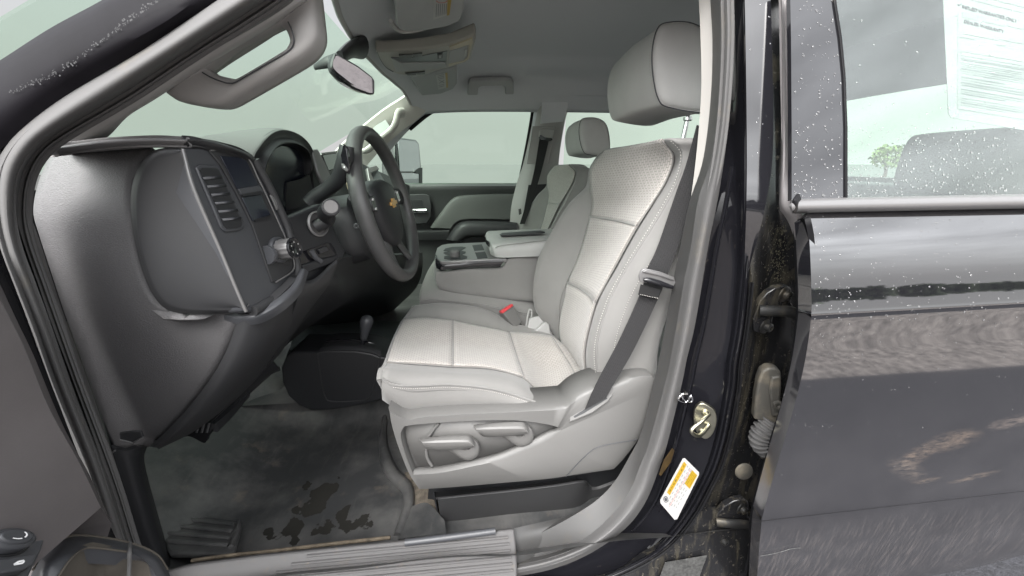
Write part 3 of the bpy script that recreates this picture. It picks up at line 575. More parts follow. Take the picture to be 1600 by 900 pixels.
# ---------------------------------------------------------------- rear door
DE = [(335, 1261), (352, 1263), (380, 1265), (420, 1267), (460, 1268), (490, 1268), (520, 1265), (580, 1255), (620, 1245), (680, 1228), (734, 1212), (773, 1199), (800, 1192), (832, 1188), (875, 1185), (930, 1181), (990, 1178)]
def due(v):
    if v < 335: return 1261
    for (a, ua), (b, ub) in zip(DE, DE[1:]):
        if a <= v <= b: return ua + (ub - ua) * (v - a) / (b - a)
    return DE[-1][1]
RV = [(330, 325, .450), (336, 330, .4455), (350, 343, .440), (380, 370, .4295), (410, 397, .4215), (440, 423, .4155), (470, 450, .411), (486, 463, .4082), (493, 469, .4068), (500, 475, .4080), (530, 503, .4085), (570, 538, .4075), (620, 583, .4065), (680, 637, .4065), (740, 692, .407), (808, 752, .408), (816, 759, .412), (850, 790, .415), (872, 806, .419), (900, 826, .424), (940, 848, .434), (955, 862, .46)]
edges = []
for (vl, vr, Y) in RV:
    ul = due(min(vl, 985)); edges.append([(ul + (1690 - ul) * t, vl + (vr - vl) * t, Y) for t in (0, .2, .4, .6, .8, 1)])
# the bottom edge rises to the right
edges[-2] = [(1181, 935, .436), (1300, 922, .436), (1433, 896, .436), (1533, 877, .436), (1600, 859, .436), (1690, 842, .436)]
edges[-1] = [(1181, 945, .47), (1300, 932, .47), (1433, 904, .47), (1533, 885, .47), (1600, 867, .47), (1690, 850, .47)]
rd = skin('rear_door', edges, 'paint_door', T, n=44, m=4, th=.02, ang=60, crisp=True); tag(rd, 'closed black rear door, wet above and muddy below')
# rubber edge at the shut line
RL = [(1243, 352), (1245, 380), (1246, 430), (1248, 484), (1245, 517), (1239, 560), (1226, 625), (1208, 680), (1196, 723), (1183, 767), (1174, 810), (1173, 853), (1166, 890), (1158, 930)]
RR = [(1256, 342), (1262, 372), (1266, 430), (1267, 484), (1264, 517), (1257, 570), (1243, 627), (1227, 680), (1212, 734), (1199, 773), (1191, 802), (1187, 834), (1184, 878), (1180, 930)]
mid = [((a[0] + b[0]) / 2 - 2, (a[1] + b[1]) / 2) for a, b in zip(RL, RR)]
de = skin('door_edge_seal', [[(u, v, .50) for u, v in RL], [(u + 3, v, .478) for u, v in RL], [(u - 1, v, .490) for u, v in mid], [(u + 2, v, .455) for u, v in mid], [(u - 4, v, .45) for u, v in RR], [(u + 1, v, .432) for u, v in RR]], 'rubber_black', rd, n=60, m=4, th=.006)
skin('door_frame_edge', tb([[(1217, -30, .515), (1219, 60, .515), (1220, 230, .51), (1218, 291, .505), (1218, 326, .50), (1228, 340, .495), (1236, 357, .49), (1242, 376, .485)], [(1221, -30, .492), (1223, 60, .492), (1224, 230, .488), (1222, 291, .485), (1223, 322, .48), (1233, 335, .475), (1242, 347, .47), (1246, 362, .47)],
    [(1233, -30, .505), (1234, 60, .505), (1236, 230, .49), (1236, 300, .475), (1235, 322, .465), (1245, 338, .46), (1250, 345, .46), (1253, 352, .46)]]), 'frame_sky_sheen', rd, n=40, m=4, th=.006)
WPL = PL((1237, 310, .452), (1600, 310, .452), (1400, -20, .545))
plate('frame_applique', [(1237, 312), (1237, 200), (1236, 60), (1234, -40), (1297, -40), (1303, 10), (1311, 60), (1317, 120), (1320, 200), (1320, 312)], 'paint_outer', rd, th=.006, bevel=0, pl=WPL)
plate('applique_edge', [(1300, -40), (1306, 10), (1314, 60), (1319.5, 120), (1322.5, 200), (1322.5, 312), (1319, 312), (1319, 200), (1316, 120), (1310, 60), (1302, 10), (1296, -40)], 'rubber_black', rd, th=.008, bevel=.0006, pl=WPL, lift=.002)
plate('side_window', [(1300, -60), (1306, 10), (1314, 60), (1319, 120), (1321, 200), (1321, 316), (1700, 316), (1700, -60)], 'glass_tint', rd, th=.004, bevel=0, pl=WPL, lift=-.004)
skin('belt_moulding', [[(1237, 311, .452), (1300, 309, .452), (1450, 306, .452), (1700, 301, .452)], [(1237, 314, .436), (1300, 312, .436), (1450, 309, .436), (1700, 304, .436)], [(1237, 322, .430), (1300, 321, .430), (1450, 318, .430), (1700, 313, .430)], [(1237, 331, .434), (1300, 329.5, .434), (1450, 327, .434), (1700, 322, .434)], [(1238, 334, .45), (1300, 332, .45), (1450, 329, .45), (1700, 324, .45)]], 'satin_trim', rd, n=30, m=4, th=.004)
plate('moulding_cap', [(1237, 312), (1243, 311), (1246, 318), (1246, 327), (1243, 334), (1238, 334)], 'rubber_black', rd, th=.02, bevel=.002, pl=PL((1237, 312, .432), (1246, 318, .428), (1240, 333, .432)))
# scratch, crease light line comes from the shape
mb = MB(); sc_ = crs([Q(u, v, .4145) for u, v in [(1188, 869), (1205, 866), (1222, 862), (1235, 858), (1251, 856)]], 6); mb.tube(sc_, .0004, n=5, m=1); mb.build('scratch', 'label_silver', rd)
# window notice
NP = PL((1473, 0, .50), (1482, 182, .455), (1600, 100, .482)); NP = PL(WPL.at(1473, 0, -.012), WPL.at(1482, 182, -.012), WPL.at(1600, 100, -.012))
no = plate('window_notice', [(1468, -60), (1474, 0), (1482, 178), (1486, 184), (1540, 193), (1620, 207), (1720, 225), (1720, -60)], 'paper_white', None, th=.0006, bevel=0, pl=NP); tag(no, 'printed white warranty notice taped inside the rear side window', 'notice')
def nl(u, v, l=.0006): return NP.at(u, v, l)
xd = nl(1590, 36.5) - nl(1502, 13); 
def ntext(s, u, v, px, mt='ink_grey', bold=0.0):
    up = (nl(u, v - 10) - nl(u, v)); text('notice_text', s, nl(u, v), xd, up, px / 10 * up.length * 1.35, mt, no, bold)
ntext('IMPLIED WARRANTIES ONLY', 1502, 13, 5.6, 'ink_dark', .0001); ntext('DEALER WARRANTY', 1505, 36, 5.6, 'ink_dark', .0001)
ntext('\u2713', 1494, 10, 8, 'ink_dark')
mb = MB(); mb2 = MB(); r_ = random.Random(11)
def nbar(m, u0, v0, u1, h, sl=.27):
    m.ngon([nl(u0, v0), nl(u1, v0 + (u1 - u0) * sl), nl(u1, v0 + (u1 - u0) * sl + h), nl(u0, v0 + h)])
for (u0, v0, u1, h, sl) in [(1492, -18, 1700, 3, .25), (1492, -8, 1700, 2, .25), (1503, 19, 1570, 8, .22), (1574, 35, 1700, 6, .22), (1505, 45, 1560, 8, .2), (1562, 55, 1700, 7, .2)]: nbar(mb2, u0, v0, u1, h, sl)
for (u0, v0, u1) in [(1499, 57, 1522), (1556, 69, 1570)]: nbar(mb, u0, v0, u1, 1.6, .18)
v = 79
while v < 166:
    nbar(mb if r_.random() < .35 else mb2, 1501, v, r_.choice([1570, 1640, 1700, 1700, 1600, 1700]), r_.choice([1.2, 1.5, 2.0]), .17); v += r_.choice([3.4, 3.4, 4.2, 6.5])
nbar(mb, 1498, 170, 1700, .8, .165); nbar(mb2, 1496, 20, 1497, 150, .17)
mb.build('printed_lines', 'ink_grey', no, fix=False, face=True); mb2.build('printed_blocks', 'ink_pale', no, fix=False, face=True)
# rain drops standing on the door, the frame and the glass
mb = MB(); r_ = random.Random(21)
BASE = [(0, 0, 1)] + [(math.cos(a) * math.sin(t), math.sin(a) * math.sin(t), math.cos(t)) for t in (rad(45), rad(88)) for a in [k * math.pi / 3 for k in range(6)]]
def drop(p, n, r):
    r *= .78; b = len(mb.v); k = r_.uniform(.8, 1.3)
    dz = Vector((0, 0, -1)); dz = (dz - n * dz.dot(n)).normalized(); dx = n.cross(dz)
    for (x, y, z) in BASE: mb.v.append(p + dx * (x * r) + dz * (y * r * k) + n * (z * r * .55))
    for j in range(6):
        mb.f.append((b, b + 1 + j, b + 1 + (j + 1) % 6)); mb.f.append((b + 1 + j, b + 7 + j, b + 7 + (j + 1) % 6, b + 1 + (j + 1) % 6))
def dY(v, u):                                                       # depth of the door skin at a pixel
    for (a, b) in zip(RV, RV[1:]):
        ul = due(min(v, 985)); t = (u - ul) / (1690 - ul); va = a[0] + (a[1] - a[0]) * t; vb = b[0] + (b[1] - b[0]) * t
        if va <= v <= vb: return a[2] + (b[2] - a[2]) * (v - va) / (vb - va)
    return None
for k in range(430):
    v = r_.uniform(338, 560) if r_.random() < .8 else r_.uniform(560, 760); u = due(v) + 5 + (r_.random() ** 1.6) * (1600 - due(v))
    Y = dY(v, u)
    if Y is None: continue
    p = Q(u, v, Y); n = (Vector((0, -1, 0)) + Vector((0, 0, .25 if v < 480 else 0))).normalized()
    drop(p, n, r_.choice([.0007, .0009, .001, .0013, .0013, .0018]) * (1 if v < 500 else .6))
for k in range(240):
    u = r_.uniform(1241, 1316); v = 308 * (1 - r_.random() ** 1.5); drop(WPL.at(u, v, .0002), WPL.n, r_.choice([.0006, .0008, .001, .0013, .0018]))
for k in range(560):
    v = 306 - 110 * r_.random() ** 1.3 if r_.random() < .86 else r_.uniform(0, 300); u = r_.uniform(1326, 1600); drop(WPL.at(u, v, -.0036), WPL.n, r_.choice([.0006, .0008, .001, .0013, .0017]))
for k in range(16):
    u = r_.uniform(1172, 1204); v = r_.uniform(5, 260); drop(Q(u, v, .4905), Vector((0, -1, .1)).normalized(), r_.choice([.0006, .0009, .0012]))
tag(mb.build('rain_drops', 'water_drop', None, ang=80), 'small rain drops standing on the black rear door and its window', 'rain drops', kind='stuff')
# ---------------------------------------------------------------- open front door at the left edge
fd = skin('front_door', [[(-10, 488, .43), (30, 560, .43), (57, 620, .43), (110, 745, .43), (158, 836, .43), (200, 920, .43)],
    [(-70, 480, .36), (-30, 560, .36), (0, 620, .36), (60, 745, .36), (110, 836, .36), (150, 920, .36)], [(-300, 470, .22), (-240, 560, .22), (-200, 620, .22), (-130, 745, .22), (-60, 840, .22), (0, 930, .22)], [W3(-.535, -.55, 1.37 - .11 * k) for k in range(6)]], 'door_trim', T, n=40, m=4, th=.05); tag(fd, 'open front door with dark grey trim at the left edge')
skin('door_edge_seal', [[(-30, 395, .455), (0, 455, .455), (28, 525, .455), (70, 622, .455), (120, 750, .455), (160, 835, .455), (190, 900, .455)], [(-22, 400, .44), (5, 455, .44), (33, 525, .44), (74, 622, .44), (125, 752, .44), (165, 838, .44), (195, 903, .44)], [(-35, 440, .45), (2, 500, .45), (38, 577, .45), (62, 628, .45), (112, 748, .45), (158, 836, .45), (190, 905, .45)]], 'rubber_black', fd, n=40, m=4, th=.008)
SW = PL((0, 832, .240), (72, 828, .262), (40, 900, .228))
sp = plate('switch_panel', [(-60, 850), (0, 834), (48, 825), (70, 826), (74, 831), (66, 858), (46, 900), (40, 930), (-60, 930)], 'dash_face', fd, th=.02, bevel=.003, pl=SW, seg=3)
def disc(name, pl, u, v, ru, rv, mt, par, lift, th=.004, bev=.001, k=28): return plate(name, [(u + ru * math.cos(q), v + rv * math.sin(q)) for q in [j * 2 * math.pi / k for j in range(k)]], mt, par, th=th, bevel=bev, pl=pl, lift=lift)
disc('knob_recess', SW, 4, 851, 42, 20, 'dash_black', sp, .001); disc('mirror_knob', SW, 2, 852, 37, 16.5, 'dash_face', sp, .008, th=.008, bev=.002); disc('knob_centre', SW, 0, 853, 27, 11, 'dash_face', sp, .010, bev=.001)
mb = MB()
for a0, a1 in ((-40, 40), (60, 120)):
    g = []
    for k in range(9):
        q = rad(a0 + (a1 - a0) * k / 8); g.append([SW.at(-2 + (14 + w) * math.cos(q), 852 + (6 + w * .5) * math.sin(q), .0105) for w in (0, 3)])
    mb.grid(g, uv=False)
mb.build('arrow_mark', 'print_white', sp, fix=False, face=True)
plate('button_recess', [(-20, 882), (0, 879), (40, 872), (47, 873), (42, 890), (26, 900), (-20, 908)], 'dash_black', sp, th=.003, bevel=.001, pl=SW, lift=.001)
plate('window_button', [(-20, 886), (0, 882), (38, 875), (41, 877), (37, 890), (22, 899), (-20, 906)], 'dash_face', sp, th=.006, bevel=.0015, pl=SW, lift=.006)
mb = MB()
for (a, c) in (((2, 894), (10, 889)), ((10, 889), (19, 887)), ((19, 887), (17, 891)), ((17, 891), (2, 894))):
    p, q = SW.at(*a, .0068), SW.at(*c, .0068); d = (q - p).normalized().cross(SW.n) * .0006; mb.v += [p - d, q - d, q + d, p + d]; b = len(mb.v) - 4; mb.f.append((b, b + 1, b + 2, b + 3))
mb.build('window_mark', 'print_white', sp, fix=False, face=True)
ar = skin('armrest', [[(40, 930, .25), (52, 890, .262), (70, 864, .278), (100, 841, .30), (135, 837, .315), (201, 848, .335), (244, 866, .345), (262, 890, .35), (275, 930, .35)],
    [(58, 932, .243), (66, 895, .25), (84, 872, .262), (108, 851, .285), (136, 846, .298), (200, 854, .32), (238, 871, .332), (254, 893, .338), (266, 930, .34)],
    [(80, 935, .243), (90, 903, .25), (112, 872, .265), (131, 858, .282), (150, 856, .29), (198, 862, .31), (228, 877, .325), (243, 898, .33), (255, 932, .335)]], 'dash_face', fd, n=50, m=4, th=.012)
skin('pull_cup', [[(80, 935, .244), (90, 903, .251), (112, 872, .266), (131, 858, .283), (150, 856, .291), (198, 862, .311), (228, 877, .326), (243, 898, .331), (255, 932, .336)], [(120, 940, .262), (125, 915, .268), (135, 890, .28), (145, 878, .29), (160, 876, .297), (195, 880, .31), (215, 890, .325), (225, 905, .33), (235, 935, .335)], [(150, 945, .29), (155, 930, .29), (160, 915, .292), (165, 905, .295), (170, 903, .30), (190, 903, .31), (200, 908, .315), (205, 917, .32), (210, 938, .325)]], 'pocket_felt', ar, n=40, m=3, th=.006)
tube('cup_divider', [Q(203, 849, .3325), Q(202.5, 862, .308), Q(202, 880, .305), Q(201, 910, .30)], .0016, 'rubber', ar, n=8, m=4)
tube('cup_piping', [Q(u, v, y) for u, v, y in [(52, 890, .2605), (70, 864, .2765), (100, 841, .2985), (135, 837, .3135), (201, 848, .3335), (244, 866, .3435), (262, 890, .3485)]], .0011, 'pocket_felt', ar, n=6, m=6)
tube('cup_piping', [Q(u, v, y) for u, v, y in [(84, 920, .2415), (90, 903, .2485), (112, 872, .2635), (131, 858, .2805), (150, 856, .2885), (198, 862, .3085)]], .0009, 'pocket_felt', ar, n=6, m=6)
# ---------------------------------------------------------------- front seats
mb = MB(); mb.box(W3(0.03, 0.89, 0.86), .28, .42, .12); seat = mb.build('front_seat', 'dash_black', T, bevel=.01); tag(seat, 'grey cloth driver seat nearest the open door')
R_ = [  # rows from the top down: near edge, near insert edge, far insert edge, far edge
    ((1048, 219), (1038, 221), (947, 236), (934, 244)), ((1065, 240), (1056, 246), (927, 262), (922, 264)), ((1058, 278), (1045, 282), (925, 290), (916, 291)),
    ((1040, 315), (1023, 318), (928, 318), (889, 318)), ((1012, 362), (993, 367), (921, 365), (863, 360)), ((980, 413), (965, 418), (903, 410), (841, 405)),
    ((950, 470), (935, 473), (880, 462), (833, 450)), ((931, 540), (916, 548), (876, 512), (838, 488)), ((935, 603), (922, 600), (884, 548), (865, 520)), ((948, 645), (935, 640), (905, 585), (890, 550))]
def brow(r, i):
    c1, c2, c4, c5 = Q(*r[0], .66), Q(*r[1], .695), Q(*r[2], 1.06), Q(*r[3], 1.12)
    k = .012 if i > 2 else .004
    ins = [c2.lerp(c4, t) + W3(k * s, 0, 0) for t, s in ((.25, .8), (.5, 1), (.75, .8))]
    return c1, c2, ins, c4, c5
body = []; insr = []
for i, r in enumerate(R_):
    c1, c2, ins, c4, c5 = brow(r, i); th = .085 if i == 0 else .13
    nb = c1 + W3(th, .0, -.01 if i else -.035); fb = c5 + W3(th, 0, -.01 if i else -.03)
    ring = [nb, c1 + W3(.055, -.022, -.004), c1 + W3(.012, -.008, 0), c1, c2, *ins, c4, c5, c5 + W3(.05, .012, -.004), fb, fb.lerp(nb, .5) + W3(.01, 0, 0)]
    body.append(ring); insr.append([c2, *ins, c4])
top = [p.lerp(sum(body[0], Vector()) / len(body[0]), .62) + W3(.01, 0, .012) for p in body[0]]
mid = [p.lerp(sum(body[0], Vector()) / len(body[0]), .22) + W3(.004, 0, .008) for p in body[0]]
body = [top, mid] + body
cols = list(zip(*body)); fine = [crs(list(c), 4) for c in cols]; G = [ccrs([fine[j][i] for j in range(len(fine))], 4) for i in range(len(fine[0]))]
mb = MB(); mb.grid(G, closev=True); mb.ngon([p.copy() for p in G[0]]); bk = mb.build('backrest', 'fabric_plain', seat, ang=70)
SH = W3(-.0065, 0, .002)
def panel(name, rows, mt, par, sh, m=5):
    cols = list(zip(*rows)); fine = [crs(list(c), m) for c in cols]; G = [[p + sh for p in crs([fine[j][i] for j in range(len(fine))], 4)] for i in range(len(fine[0]))]
    mb = MB(); mb.grid(G); return mb.build(name, mt, par, face=True, solid=.004), G
# the insert: three cloth panels divided by two cross seams
def cut(rows, a, b):                        # rows between the cross seams
    return rows[a:b]
s1 = [Q(998, 354, .695), None, None, None, Q(925, 340, 1.06)]; s2 = [Q(933, 474, .695), None, None, None, Q(889, 443, 1.06)]
def seamrow(s, k=.012):
    a, c = s[0], s[4]; return [a] + [a.lerp(c, t) + W3(k * q, 0, 0) for t, q in ((.25, .8), (.5, 1), (.75, .8))] + [c]
s1, s2 = seamrow(s1), seamrow(s2)
gap = W3(.003, 0, -.008)
for rows in ([insr[0], insr[1], insr[2], insr[3], s1], [s1, [Q(975, 396, .695)] + [None] * 3 + [Q(908, 398, 1.06)], s2], [s2, insr[7], insr[8], insr[9]]):
    rows = [seamrow(r) if r[1] is None else r for r in rows]; panel('insert_panel', rows, 'fabric_insert', bk, SH)
def seam(pts, par, r=.0012, mt='fabric_plain', nm='seam', m=8): return tube(nm, pts, r, mt, par, n=6, m=m)
for s in (s1, s2): seam([p + SH * 1.1 for p in s], bk, .0013, 'vinyl_grey')
def stitches(pts, par, off, step=.0042, r=.0009):
    p = rs(pts, 400); mb = MB(); acc = 0
    for a, b in zip(p, p[1:]):
        acc += (b - a).length
        if acc >= step:
            acc = 0; d = (b - a).normalized(); q = a + off; n1 = d.orthogonal().normalized() * r; n2 = d.cross(n1).normalized() * r
            i = len(mb.v); L = step * .3
            mb.v += [q - d * L, q + n1, q + n2, q - n1, q - n2, q + d * L]
            for x, y in ((1, 2), (2, 3), (3, 4), (4, 1)): mb.f += [(i, i + y, i + x), (i + 5, i + x, i + y)]
    return mb.build('stitching', 'thread_pale', par)
near = [Q(*r[0], .66) for r in R_]
stitches(near[:9], bk, W3(-.004, -.004, 0)); seam([p + W3(.001, -.004, 0) for p in near], bk, .0013)
seam([p + W3(.034, -.0165, -.002) for p in near[1:]], bk, .0018); stitches([p + W3(.030, -.0165, -.002) for p in near[3:9]], bk, W3(0, -.002, 0), .0045, .0007)
seam([Q(*r[2], 1.06) + SH * .8 for r in R_], bk, .0011); seam([Q(*r[1], .695) + SH * .8 for r in R_], bk, .0011)
# cushion
S_ = [((597, 590), (606, 567), (617, 529), (632, 499), (651, 479)), ((640, 602), (652, 571), (659, 536), (668, 499), (690, 475)), ((698, 600), (708, 575), (708, 538), (708, 503), (735, 479)),
      ((752, 604), (765, 578), (757, 545), (752, 512), (768, 488)), ((807, 617), (818, 592), (806, 552), (796, 521), (797, 505)), ((842, 630), (855, 625), (850, 575), (838, 524), (830, 514)),
      ((880, 642), (912, 613), (890, 570), (862, 527), (855, 522)), ((930, 650), (950, 622), (925, 580), (890, 545), (880, 535))]
C0 = [(600, 626, .65), (640, 651, .65), (700, 647, .65), (752, 643, .65), (807, 639, .645), (850, 637, .64), (885, 637, .64), (930, 645, .65)]
YS = (.63, .70, .88, 1.05, 1.13)
G = []; tops = []
for k, (row, c0) in enumerate(zip(S_, C0)):
    p = [Q(*q, Y) for q, Y in zip(row, YS)]; tops.append(p)
    lo = Q(*c0); fa = p[4] + W3(0, .025, -.09)
    md_ = lo.lerp(p[0], .5) + W3(0, -.012, 0)
    G.append([lo + W3(.01, .05, -.01), lo, md_, p[0] + W3(0, -.002, -.004), p[0], p[0].lerp(p[1], .35) + W3(0, 0, .008), p[1], p[2] + W3(0, 0, -.004), p[3], p[3].lerp(p[4], .6) + W3(0, 0, .006), p[4], fa])
fr = [p + W3(.004, 0, -.035) for p in G[0]]; fr2 = [p + W3(.03, 0, -.075) for p in G[0]]
cols = list(zip(*G)); fine = [crs(list(c), 4) for c in cols]; GG = [crs([fine[j][i] for j in range(len(fine))], 4) for i in range(len(fine[0]))]
A_ = GG[0][12:]; n_ = len(A_); Lc = GG[0][4]
fB = [(Lc + W3(.02, .012, 0)).lerp(A_[-1] + W3(.03, 0, -.03), k / (n_ - 1)) + W3(0, 0, -.05 * min(1, k / n_ * 5) * (1 - k / n_)) for k in range(n_)]
mb = MB(); mb.grid(GG); mb.grid([A_, [a.lerp(b, .5) + W3(-.004, 0, 0) for a, b in zip(A_, fB)], fB]); cu = mb.build('cushion', 'fabric_plain', seat, face=True, solid=.01, ang=75)
def trow(k, lift=0): p = tops[k]; return [p[1], p[1].lerp(p[2], .5) + W3(0, 0, -.002), p[2] + W3(0, 0, -.004), p[2].lerp(p[3], .5) + W3(0, 0, -.002), p[3]]
tr = [trow(k) for k in range(8)]
f0 = [p + W3(-.001, 0, -.004) for p in tr[0]]
UP = W3(0, 0, .0065)
panel('insert_panel', [f0, tr[1], tr[2]], 'fabric_insert', cu, UP); panel('insert_panel', [tr[2], tr[3], tr[4]], 'fabric_insert', cu, UP); panel('insert_panel', [tr[4], tr[5], tr[6]], 'fabric_insert', cu, UP); panel('insert_panel', [tr[6], tr[7]], 'fabric_insert', cu, UP, 4)
for k in (2, 4, 6): seam([p + W3(0, 0, .0066) for p in tr[k]], cu, .0014)
pn = [Q(u, v, .628) for u, v in [(597, 591), (612, 600.5), (644, 602.5), (698, 600.5), (752, 604.5), (785, 611), (807, 617.5), (835, 627.5), (862, 636)]]
seam(pn, cu, .0022); stitches([p + W3(0, -.001, -.006) for p in pn[1:]], cu, W3(0, 0, 0), .0038, .0007)
seam([p[1] + W3(0, 0, .003) for p in tops], cu, .0011); seam([p[3] + W3(0, 0, .003) for p in tops], cu, .0011)
# headrest
Nn = [(1045, 36), (1027, 46), (1019, 82), (1021, 122), (1029, 155), (1044, 167), (1098, 175), (1114, 160), (1118, 110), (1110, 60), (1082, 38)]
Ff = [(968, 95), (958, 103), (951, 122), (949, 150), (954, 181), (966, 191), (1016, 197), (1026, 180), (1028, 145), (1022, 108), (1000, 92)]
def shr(l, f, dy):
    c = sum(l, Vector()) / len(l); return [c + (p - c) * f + W3(0, dy, 0) for p in l]
nA = [Q(*p, .765) for p in Nn]; fA = [Q(*p, 1.0) for p in Ff]
secs = [shr(nA, .25, -.014), shr(nA, .7, -.012), shr(nA, .92, -.007), shr(nA, .985, -.001), nA, [a.lerp(b, .12) for a, b in zip(nA, fA)], [a.lerp(b, .5) + W3(-.004, 0, .002) for a, b in zip(nA, fA)], [a.lerp(b, .9) for a, b in zip(nA, fA)], shr(fA, .985, .001), shr(fA, .92, .008), shr(fA, .7, .014), shr(fA, .25, .016)]
cols = list(zip(*secs)); fine = [crs(list(c), 3) for c in cols]; G = [ccrs([fine[j][i] for j in range(len(fine))], 4) for i in range(len(fine[0]))]
mb = MB(); mb.grid(G, closev=True); mb.ngon([p.copy() for p in G[0]]); mb.ngon([p.copy() for p in G[-1]]); hr = mb.build('headrest', 'headrest_vinyl', seat, ang=75)
loop = ccrs(nA, 5)
sp_ = [p + (p - sum(nA, Vector()) / len(nA)).normalized() * .0008 + W3(0, -.0012, 0) for p in loop]
mb = MB(); mb.tube(sp_, .0012, n=6, m=1, closed=True); mb.build('seam', 'dash_face', hr)
stitches([p + W3(0, .0, 0) for p in (sp_[1:25])], hr, W3(-.003, .0035, 0), .0046, .0008)
for Y, u in ((.82, 1076),):
    a = Q(u, 190 if Y < .9 else 196, Y); tube('headrest_post', [a + W3(0, 0, .03), a + W3(-.012, 0, -.07)], .005, 'chrome', hr, n=12, m=1)
mb = MB(); a = Q(1075, 186, .82); mb.lathe(a + W3(0, 0, .004), W3(.02, 0, -1), [(.009, 0), (.009, .006), (.006, .008)], 16); mb.build('post_collar', 'chrome', hr)
# ---- passenger seat: the same seat, copied across the cab
OFF = W3(.10, .86, -.045)
def copy_tree(o, parent):
    c = o.copy(); COL.objects.link(c); c.parent = parent; c.matrix_parent_inverse = o.matrix_parent_inverse.copy()
    for ch in list(o.children): copy_tree(ch, c)
    return c
seat2 = copy_tree(seat, T); seat2.location = OFF; seat2['label'] = 'grey cloth passenger seat beyond the centre console'
for ch in seat2.children:
    if ch.name.startswith('headrest'): ch.location = (0.005, 0, -.022)
    if ch.name.startswith('backrest'): ch.location = (-.05, 0, 0)
# ---- driver seat side shield, levers, drawer
seg_o = [[(657, 764), (640, 739), (622, 694), (612, 662), (607, 637)], [(607, 637), (633, 652), (661, 648), (720, 644), (785, 641), (850, 637), (884, 634)],
         [(884, 634), (903, 618), (930, 606), (960, 600), (981, 592), (1011, 587), (1022, 593), (1018, 625), (1010, 662), (996, 688), (975, 716), (959, 733)], [(959, 733), (885, 744), (850, 749), (720, 760), (657, 764)]]
seg_i = [[(646, 736), (634, 704), (628, 677), (634, 665)], [(634, 665), (660, 660), (742, 655), (807, 655), (850, 661), (868, 666)], [(868, 666), (872, 670), (862, 675), (846, 683)], [(846, 683), (785, 710), (742, 721), (687, 733), (646, 736)]]
nseg = (16, 30, 34, 30)
def lp_(segs, Y, f=0, inset=None):
    out = []
    for s, n in zip(segs, nseg): out += rs([(u, v, Y) for u, v in s], n + 1)[:-1]
    return out
lo, li = lp_(seg_o, .606), lp_(seg_i, .606)
l2 = [a.lerp(b, .10) + W3(0, -.005, 0) for a, b in zip(lo, li)]
l3 = [a.lerp(b, .93) + W3(0, -.006, 0) for a, b in zip(lo, li)]
lr = [b + W3(0, .007, 0) for b in li]; ctr = sum(lr, Vector()) / len(lr); lr = [b.lerp(ctr, .03) for b in lr]
lb0 = [a + W3(0, .012, 0) for a in lo]; lb = [a + W3(0, .07, 0) for a in lo]
mb = MB(); mb.grid([list(r) for r in zip(lb, lb0, lo, l2, l3, li, lr)], closeu=True); sh = mb.build('side_shield', 'plastic_grey', seat, ang=50, face=True); tag(sh, 'moulded grey plastic shield along the side of the driver seat')
md = sh.modifiers.new('thickness', 'SOLIDIFY'); md.thickness = .004; md.offset = -1
mb = MB(); mb.ngon(lr); mb.build('lever_recess', 'plastic_grey', sh, face=True, fix=False, solid=.003)
seam([Q(u, v, .5995) for u, v in [(884, 745), (903, 724), (922, 706), (938, 697.5), (965, 692), (996, 687)]], sh, .0007, 'dash_face', 'panel_joint')
plate('belt_bezel', [(889, 660), (891, 641), (908, 628), (928, 614), (950, 608), (958, 616), (950, 627), (925, 645)], 'plastic_grey', sh, th=.01, bevel=.002, pl=PL((889, 660, .602), (928, 614, .615), (958, 616, .605)), lift=.007)
plate('belt_slot', [(896, 650), (914, 638), (930, 629), (946, 619), (949, 622), (930, 634), (912, 645), (898, 652)], 'dash_black', sh, th=.003, bevel=0, pl=PL((889, 660, .602), (928, 614, .615), (958, 616, .605)), lift=.0076)
def lever(du, dv, label):
    f = lambda l, Y: [(u + du, v + dv, Y) for u, v in l]
    pv = skin('seat_lever', [f([(700, 703), (720, 716), (732, 719.5), (745, 714), (750, 702), (747, 690), (738, 683)], .607), f([(704, 702), (721, 714), (732, 717), (743, 712), (747.5, 702), (745, 692), (737, 685)], .598), f([(712, 699), (722, 703), (728, 704), (733, 703), (735, 700), (734, 696), (728, 694)], .596)], 'plastic_lever', T, n=30, m=3, th=.006); tag(pv, label)
    skin('lever_blade', [f([(655, 685), (690, 681), (729, 679.5), (739, 683), (743, 688)], .606), f([(656, 686.5), (690, 682.5), (728, 681), (737, 685), (741.5, 691)], .594), f([(660, 692.5), (690, 691.5), (728, 691), (736, 693), (741, 697)], .582), f([(665, 699), (680, 702), (715, 701), (735, 699), (741, 697.5)], .588), f([(671, 703.5), (685, 703.5), (715, 702.5), (735, 700), (741, 698)], .604)], 'plastic_lever', pv, n=30, m=3, th=.003, ang=25)
    return pv
lever(0, 0, 'lower front grey lever for the seat height'); lever(84.5, -21, 'upper rear grey lever for the backrest')
for l in ([(686, 660.5), (678, 670), (670, 682)], [(665.5, 702), (668, 716), (675, 728)]):
    tube('lever_track', [Q(u, v, .6115) for u, v in l], .0032, 'plastic_grey', sh, n=10, m=8)
dr = skin('under_seat_drawer', [[(678, 768, .70), (800, 757, .70), (975, 735, .70)], [(681, 777, .655), (800, 765, .655), (860, 758, .655), (908, 751, .655), (918, 756, .668), (928, 763, .678), (972, 748, .678)], [(684, 781, .648), (800, 769, .648), (860, 762, .648), (908, 755, .648), (918, 760, .664), (928, 768, .674), (972, 756, .674)], [(690, 822, .652), (800, 814, .652), (860, 806, .652), (900, 800, .652), (915, 795, .66), (930, 786, .67), (960, 770, .67)], [(692, 826, .665), (800, 818, .665), (860, 810, .665), (905, 803, .665), (930, 792, .67), (963, 770, .67)]], 'drawer_black', T, n=50, m=3, th=.004, ang=30); tag(dr, 'black storage drawer under the driver seat')
